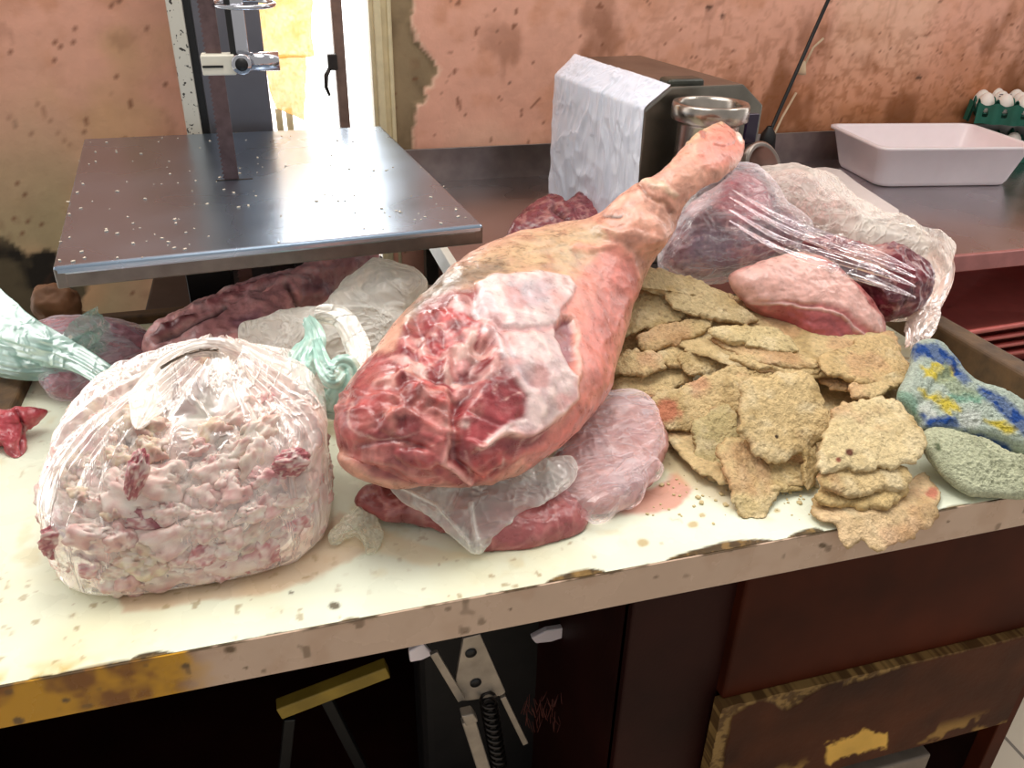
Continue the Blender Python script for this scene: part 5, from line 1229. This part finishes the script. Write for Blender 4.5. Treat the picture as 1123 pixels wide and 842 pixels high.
# ================================================================= BREADED CUTLETS
M_bread = pbr('bread_crumb_coat', None, rough=.8, bump=.9, bscale=420, nscale=180, namp=.16, spec=.25, bdist=.0025, detail=3)
ZQ = lambda L: [(640 + x / 2.325, 280 + y / 2.325) for x, y in L]
def cutlet(outline, z, label, tilt=10, side=0, seed=0, th=.007, col=(206, 184, 136), spot=None, droop=None, bend=0., dirt=.3):
    V, FF, S, sd, n = pillow(ZQ(outline), z, tilt, side, th * .6, th * .5, 9, 2., 46, 260, .009, 70, seed)
    N0 = vnorm(V, FF)
    und = (fbm(V, 12, 3, seed) - .5) * .014 * (.3 + .7 * S)          # the slice itself undulates
    V = V + n * und[:, None]
    if bend: 
        cx_ = V.mean(0); V[:, 2] -= bend * ((V - cx_)[:, 1] ** 2 + .5 * (V - cx_)[:, 0] ** 2)
    V = V + N0 * ((fbm(V, 220, 3, seed + 1) - .5) * .0026 + (fbm(V, 70, 3, seed + 2) - .5) * .004)[:, None]
    c = np.tile(lin(*[min(255, q * k_) for q, k_ in zip(col, (1.01, .99, .99))]), (len(V), 1))
    c = mixc(c, lin(220, 202, 164), sm(.5, .75, fbm(V, 35, 4, seed + 3)) * .6)
    c = mixc(c, lin(170, 142, 92), sm(.5, .75, fbm(V, 24, 4, seed + 4)) * .7)
    c = mixc(c, lin(150, 120, 74), sm(.93, 1.0, S) * sm(.4, .6, fbm(V, 60, 3, seed + 8)) * .6)
    c = mixc(c, lin(196, 132, 104), sm(.60, .75, fbm(V, 18, 3, seed + 5)) * dirt)
    c = mixc(c, lin(96, 72, 44), sm(.80, .86, vn(V, 260, seed + 6)) * .35)
    if spot:
        x, y = PROJ(V)
        for sx, sy, r_, cc in spot:
            q_ = ZQ([(sx, sy)])[0]; c = mixc(c, lin(*cc), sm(1.2, .6, np.hypot(x - q_[0], y - q_[1]) / r_ + (fbm(V, 80, 3, 1) - .5)))
    V = floor_clamp(V, ZC + .0008, .002) if not droop else droop(V)
    o = mesh_np('breaded_cutlet', V, clean(FF), M_bread, col=c, origin=tuple(V.mean(0) * np.array([1, 1, 0]) + np.array([0, 0, V[:, 2].min()])))
    return tag(o, label, 'breaded cutlet', 'breaded cutlets heaped on the counter')
def over_edge(V):
    V = V.copy(); out = np.maximum(0, Y0 + .004 - V[:, 1])
    V[:, 2] -= out * .5; ins = V[:, 1] > Y0; V[ins] = floor_clamp(V[ins], ZC + .0008, .002); return V
C = [
 # lowest first: outline, z, label, tilt, side, seed
 ([(575, 640), (600, 600), (700, 610), (800, 590), (865, 560), (905, 605), (908, 650), (850, 690), (790, 712), (760, 730), (715, 712), (660, 722), (640, 690), (595, 675)], .9065, 'bottom breaded cutlet at the front, its ragged rim hanging over the counter edge', 2, 0, 1, dict(droop=over_edge, th=.006, col=(214, 188, 146), spot=[(890, 605, 7, (190, 120, 96))])),
 ([(200, 400), (260, 370), (400, 360), (560, 400), (600, 520), (560, 590), (420, 600), (300, 560), (220, 480)], .915, 'broad breaded cutlet at the base of the heap, mostly covered', 3, 0, 2, {}),
 ([(400, 300), (560, 250), (700, 300), (840, 330), (850, 420), (760, 500), (600, 500), (450, 420)], .925, 'wide breaded cutlet low in the middle of the heap', 8, 0, 3, {}),
 ([(300, 410), (345, 385), (385, 400), (388, 470), (352, 510), (362, 570), (350, 590), (310, 560), (280, 500), (275, 450)], .925, 'greenish breaded cutlet on the left front, partly behind the drooping one', 28, -8, 4, dict(col=(186, 172, 124))),
 ([(345, 520), (350, 480), (400, 462), (480, 520), (560, 530), (562, 580), (545, 600), (490, 612), (475, 650), (465, 670), (410, 672), (375, 630), (358, 580)], .918, 'drooping breaded cutlet at the front left touching the white counter', 26, 4, 5, dict(col=(206, 186, 136), bend=1.)),
 ([(555, 470), (590, 480), (592, 570), (570, 590), (555, 540)], .925, 'narrow breaded cutlet strip wedged between the two front stacks', 40, 20, 6, dict(th=.006)),
 ([(590, 620), (610, 585), (700, 590), (800, 580), (830, 600), (800, 630), (760, 650), (680, 645), (620, 635)], .916, 'small folded breaded cutlet just above the overhanging one', 12, 0, 7, dict(th=.010, col=(200, 176, 124))),
 ([(595, 570), (615, 545), (700, 530), (800, 535), (835, 550), (830, 580), (790, 600), (730, 600), (700, 620), (640, 605)], .931, 'curled breaded cutlet in the middle of the right front stack', 18, 0, 8, dict(th=.009)),
 ([(590, 520), (600, 470), (625, 420), (640, 385), (700, 366), (760, 358), (800, 368), (830, 400), (858, 445), (866, 490), (845, 530), (790, 540), (740, 548), (660, 550), (600, 552)], .955, 'large oval breaded cutlet topping the right front stack, with a dark red spot', 22, 0, 9, dict(th=.009, col=(212, 194, 148), spot=[(678, 502, 5.5, (104, 62, 46)), (650, 520, 3, (150, 90, 70))], bend=.6)),
 ([(180, 350), (250, 330), (330, 305), (400, 330), (395, 395), (300, 430), (260, 445), (200, 440), (180, 400)], .948, 'breaded cutlet with a raw pink patch on the left flank of the heap', 32, -10, 10, dict(spot=[(215, 398, 15, (190, 122, 92))], dirt=.6)),
 ([(395, 430), (398, 370), (402, 322), (470, 302), (560, 292), (592, 312), (612, 370), (636, 430), (622, 462), (560, 500), (500, 528), (480, 530), (440, 510), (412, 470)], .965, 'squarish breaded cutlet facing front in the centre of the heap', 36, 2, 11, dict(th=.009, col=(208, 184, 134), spot=[(492, 462, 2.2, (60, 46, 32))], bend=.8)),
 ([(600, 260), (680, 230), (780, 190), (812, 222), (820, 260), (850, 290), (830, 320), (740, 335), (650, 318), (610, 300)], .968, 'breaded cutlet jutting out below the pale pork piece, right side', 20, 8, 12, dict(th=.010, col=(206, 180, 130))),
 ([(675, 350), (690, 325), (760, 310), (840, 298), (842, 325), (780, 345), (740, 365), (690, 370)], .957, 'thin curled breaded cutlet under the right jutting one', 15, 5, 13, dict(th=.008)),
 ([(600, 300), (700, 290), (820, 290), (830, 320), (720, 345), (640, 335)], .952, 'flat breaded cutlet layer below the right jutting cutlets', 10, 5, 14, dict(th=.008)),
 ([(75, 300), (110, 262), (200, 250), (260, 262), (280, 310), (200, 345), (130, 340)], .955, 'torn breaded cutlet at the left edge next to the pork leg', 22, -5, 15, dict(dirt=.5)),
 ([(60, 340), (120, 310), (220, 300), (250, 330), (180, 370), (100, 360)], .945, 'lower torn breaded cutlet at the left, next to the pork leg', 20, -5, 16, dict(dirt=.6, th=.009)),
 ([(240, 260), (300, 225), (360, 240), (380, 290), (330, 310), (265, 305)], .968, 'small upright crumbly breaded cutlet in the left middle', 40, 5, 17, dict(th=.008)),
 ([(330, 300), (360, 285), (440, 300), (480, 290), (470, 330), (400, 350), (340, 340)], .962, 'short breaded cutlet tongue beside the central square one', 25, 0, 18, dict(th=.010)),
 ([(350, 240), (450, 255), (560, 270), (610, 290), (560, 310), (460, 296), (380, 270)], .972, 'long thin breaded cutlet layer under the upper middle one', 12, 0, 19, dict(th=.008)),
 ([(330, 215), (450, 235), (580, 262), (600, 285), (500, 285), (400, 258)], .980, 'second thin breaded cutlet layer under the upper middle one', 12, 0, 20, dict(th=.008)),
 ([(180, 260), (240, 228), (320, 215), (350, 240), (300, 275), (220, 290)], .972, 'breaded cutlet under the upper left folded one', 25, 0, 21, dict(dirt=.6)),
 ([(318, 190), (340, 180), (420, 182), (490, 188), (545, 230), (536, 250), (470, 248), (420, 236), (360, 222)], .992, 'upper middle breaded cutlet with torn left end, near the pork piece', 20, 4, 22, dict(th=.009, col=(204, 186, 138))),
 ([(140, 215), (165, 195), (240, 172), (320, 165), (318, 185), (290, 210), (220, 235), (165, 246)], .992, 'narrow breaded cutlet on the left below the two topmost', 30, -4, 23, dict(th=.010, col=(204, 182, 134))),
 ([(78, 220), (75, 175), (100, 120), (140, 85), (195, 88), (228, 122), (268, 152), (220, 175), (150, 190), (110, 205)], 1.008, 'greenish smooth breaded cutlet at top left, against the pork leg', 28, -6, 24, dict(col=(190, 172, 128))),
 ([(140, 78), (150, 36), (200, 42), (290, 62), (350, 100), (400, 135), (438, 162), (428, 180), (380, 176), (310, 164), (250, 145), (220, 120), (195, 90)], 1.024, 'topmost long greenish breaded cutlet running under the bagged beef', 26, 8, 25, dict(col=(190, 172, 130), th=.009)),
 ([(140, 100), (300, 80), (520, 140), (760, 180), (700, 300), (480, 300), (250, 240)], .985, 'large buried breaded cutlet supporting the pale pork piece', 12, 0, 26, {}),
]
C += [([(40, 250), (60, 180), (110, 150), (200, 160), (260, 200), (270, 290), (200, 330), (90, 340)], .962, 'buried breaded cutlet showing between the pork leg and the upper left stack', 18, -5, 27, dict(dirt=.5)),
      ([(30, 330), (90, 310), (200, 320), (260, 350), (240, 400), (190, 430), (120, 390), (60, 380)], .932, 'low breaded cutlet next to the clear bag on the left of the heap', 15, -5, 28, dict(dirt=.6)),
      ([(60, 270), (120, 240), (190, 250), (210, 285), (150, 310), (80, 300)], .972, 'small torn breaded cutlet against the pork leg, left middle', 30, -5, 29, dict(dirt=.5, th=.008))]
for o_, z, lb, ti, si, sd_, kw in C: cutlet(o_, z, lb, ti, si, sd_, **kw)
# crumbs
cr = MB()
for k in range(90):
    q_ = ZQ([(random.gauss(300, 90), random.gauss(600, 45))])[0] if k < 60 else ZQ([(random.gauss(560, 60), random.gauss(620, 25))])[0]
    p = PZ(*q_, ZC); s_ = random.uniform(.0006, .0019) if k % 9 else .003
    if p[1] < Y0 + .01: continue
    cr.box(p + np.array([-s_, -s_ * .8, 0]), p + np.array([s_, s_ * .8, s_ * .9]), s_ * .4, random.uniform(0, 3))
tag(cr.build('bread_crumbs', pbr('crumbs', (204, 184, 138), rough=.8)), 'loose bread crumbs scattered on the counter in front of the cutlets', 'crumbs', kind='stuff')

# ================================================================= TOWEL
M_towel = pbr('terry_cloth', None, rough=.95, bump=1., bscale=520, nscale=260, namp=.22, spec=.1, bdist=.003, detail=2)
T7 = lambda L: [(960 + x / 2.804, 260 + y / 2.804) for x, y in L]
tw_ = tag(empty('towel', tuple(PZ(1070, 480, ZC))), 'folded terry towel, blue, yellow, white and grey, on the right end of the counter', 'towel')
def tow(name, outline, z, tilt, side, top, bot, colf, seed, p=4, feats=None, m=260, rings=90):
    V, FF, S, sd, n = pillow(T7(outline), z, tilt, side, top, bot, p, 2., rings, m, .002, 60, seed)
    N0 = vnorm(V, FF); x, y = PROJ(V)
    d = (fbm(V, 12, 3, seed) - .5) * .014 + (fbm(V, 260, 2, seed) - .5) * .0045
    if feats:
        for g, h, w in feats: d = d + (1 - sm(0, w, sdseg(x, y, T7(g)))) * h * .001
    V = V + N0 * (d * sm(1.03, .8, S))[:, None]
    V = floor_clamp(V, ZC + .001, .003)
    j = (fbm(V, 90, 3, seed) - .5) * 1.6
    c = colf(x + j * 8, y + j * 8, V)
    return mesh_np(name, V, clean(FF), M_towel, tw_, c)
def greycol(x, y, V):
    c = np.tile(lin(186, 188, 158), (len(V), 1)); c = mixc(c, lin(150, 152, 124), sm(.4, .7, fbm(V, 30, 3, 4)) * .6)
    return mixc(c, lin(70, 84, 54), sm(6, 2, np.hypot(x - 1027, y - 487)) * .8)
def patcol(x, y, V):
    c = np.tile(lin(176, 186, 172), (len(V), 1))
    B_, Y_, G_, W_ = (44, 76, 140), (206, 186, 76), (130, 168, 146), (200, 204, 194)
    for poly, cc in ((  [(110, 370), (120, 325), (190, 320), (260, 370), (300, 440), (270, 440), (230, 390), (150, 360)], B_), ([(330, 460), (400, 490), (470, 560), (470, 620), (430, 580), (380, 520), (330, 480)], B_),
                     ([(150, 545), (240, 545), (280, 590), (200, 590), (150, 575)], B_), ([(280, 600), (400, 630), (430, 670), (330, 660), (290, 620)], B_), ([(60, 480), (110, 480), (150, 540), (130, 560), (90, 520)], G_),
                     ([(145, 400), (200, 380), (255, 400), (250, 425), (190, 435), (150, 430)], Y_), ([(135, 470), (180, 478), (250, 500), (265, 530), (220, 535), (180, 505)], Y_), ([(340, 560), (400, 560), (450, 600), (430, 610), (380, 590)], Y_),
                     ([(230, 480), (300, 470), (340, 490), (300, 505), (240, 500)], G_), ([(260, 540), (330, 530), (330, 580), (270, 590)], W_), ([(130, 510), (180, 510), (180, 545), (140, 545)], W_), ([(210, 370), (240, 400), (260, 440), (330, 480), (250, 480), (200, 440)], (150, 160, 130))):
        c = mixc(c, lin(*cc), sm(-4, 3, sdpoly(x, y, T7(poly))) * (.75 + .25 * sm(.4, .5, fbm(V, 90, 2, 5))))
    return c
tow('lower_fold', [(145, 600), (200, 590), (300, 620), (400, 670), (520, 690), (560, 760), (480, 800), (360, 795), (290, 790), (230, 750), (180, 700), (150, 650)], .922, 18, 0, .018, .018, greycol, 2, 3)
tow('upper_fold', [(70, 480), (110, 390), (120, 330), (180, 318), (230, 360), (300, 440), (400, 480), (520, 560), (560, 660), (440, 640), (350, 610), (250, 600), (150, 590), (140, 560), (100, 520)], .950, 25, 0, .016, .030, patcol, 7, 4, [([(150, 588), (260, 600), (360, 612), (460, 645)], 3, 4), ([(120, 540), (200, 430), (260, 400)], -5, 8)])
# ================================================================= LIGHT
wd = bpy.data.worlds.new('daylight'); scene.world = wd; wd.use_nodes = True; N, L = wd.node_tree.nodes, wd.node_tree.links; N.clear()
o = N.new('ShaderNodeOutputWorld'); bg = N.new('ShaderNodeBackground'); L.new(bg.outputs[0], o.inputs[0])
tc = N.new('ShaderNodeTexCoord'); sx = N.new('ShaderNodeSeparateXYZ'); L.new(tc.outputs['Generated'], sx.inputs[0])
ry_ = N.new('ShaderNodeMapRange'); L.new(sx.outputs['Y'], ry_.inputs[0]); ry_.inputs[1].default_value = .0; ry_.inputs[2].default_value = .35; ry_.inputs[3].default_value = AMB; ry_.inputs[4].default_value = SKY
L.new(ry_.outputs[0], bg.inputs['Strength']); bg.inputs['Color'].default_value = (1., .98, .95, 1)
def area(name, loc, target, size, energy, color, sy=None):
    l = bpy.data.lights.new(name, 'AREA'); l.energy = energy; l.color = color; l.size = size
    if sy: l.shape = 'RECTANGLE'; l.size_y = sy
    ob = bpy.data.objects.new(name, l); COL.objects.link(ob); ob.location = loc
    ob.rotation_euler = (Vector(target) - Vector(loc)).to_track_quat('-Z', 'Y').to_euler(); return ob
area('added_overhead_light', (.1, 1.0, 2.5), (.35, .8, .9), .55, E_KEY, (1, .96, .9), .8)  # unseen key light added overhead, no fixture there
area('added_overhead_light', (1.7, 1.0, 2.5), (1.3, 1.4, .9), .5, E_KEY * .45, (1, .96, .9), .5)  # unseen fill light added to brighten the white tray
area('window_daylight', (.1, 2.35, 1.75), (.15, .8, .9), .35, E_WIN, (1, .98, .95), 1.0)
scene.view_settings.view_transform = 'Standard'; scene.view_settings.look = 'None'; scene.view_settings.gamma = 1; scene.view_settings.use_curve_mapping = False
scene.view_settings.exposure = EXPO
scene.cycles.transparent_max_bounces = 24; scene.cycles.max_bounces = 8; scene.cycles.sample_clamp_indirect = 4
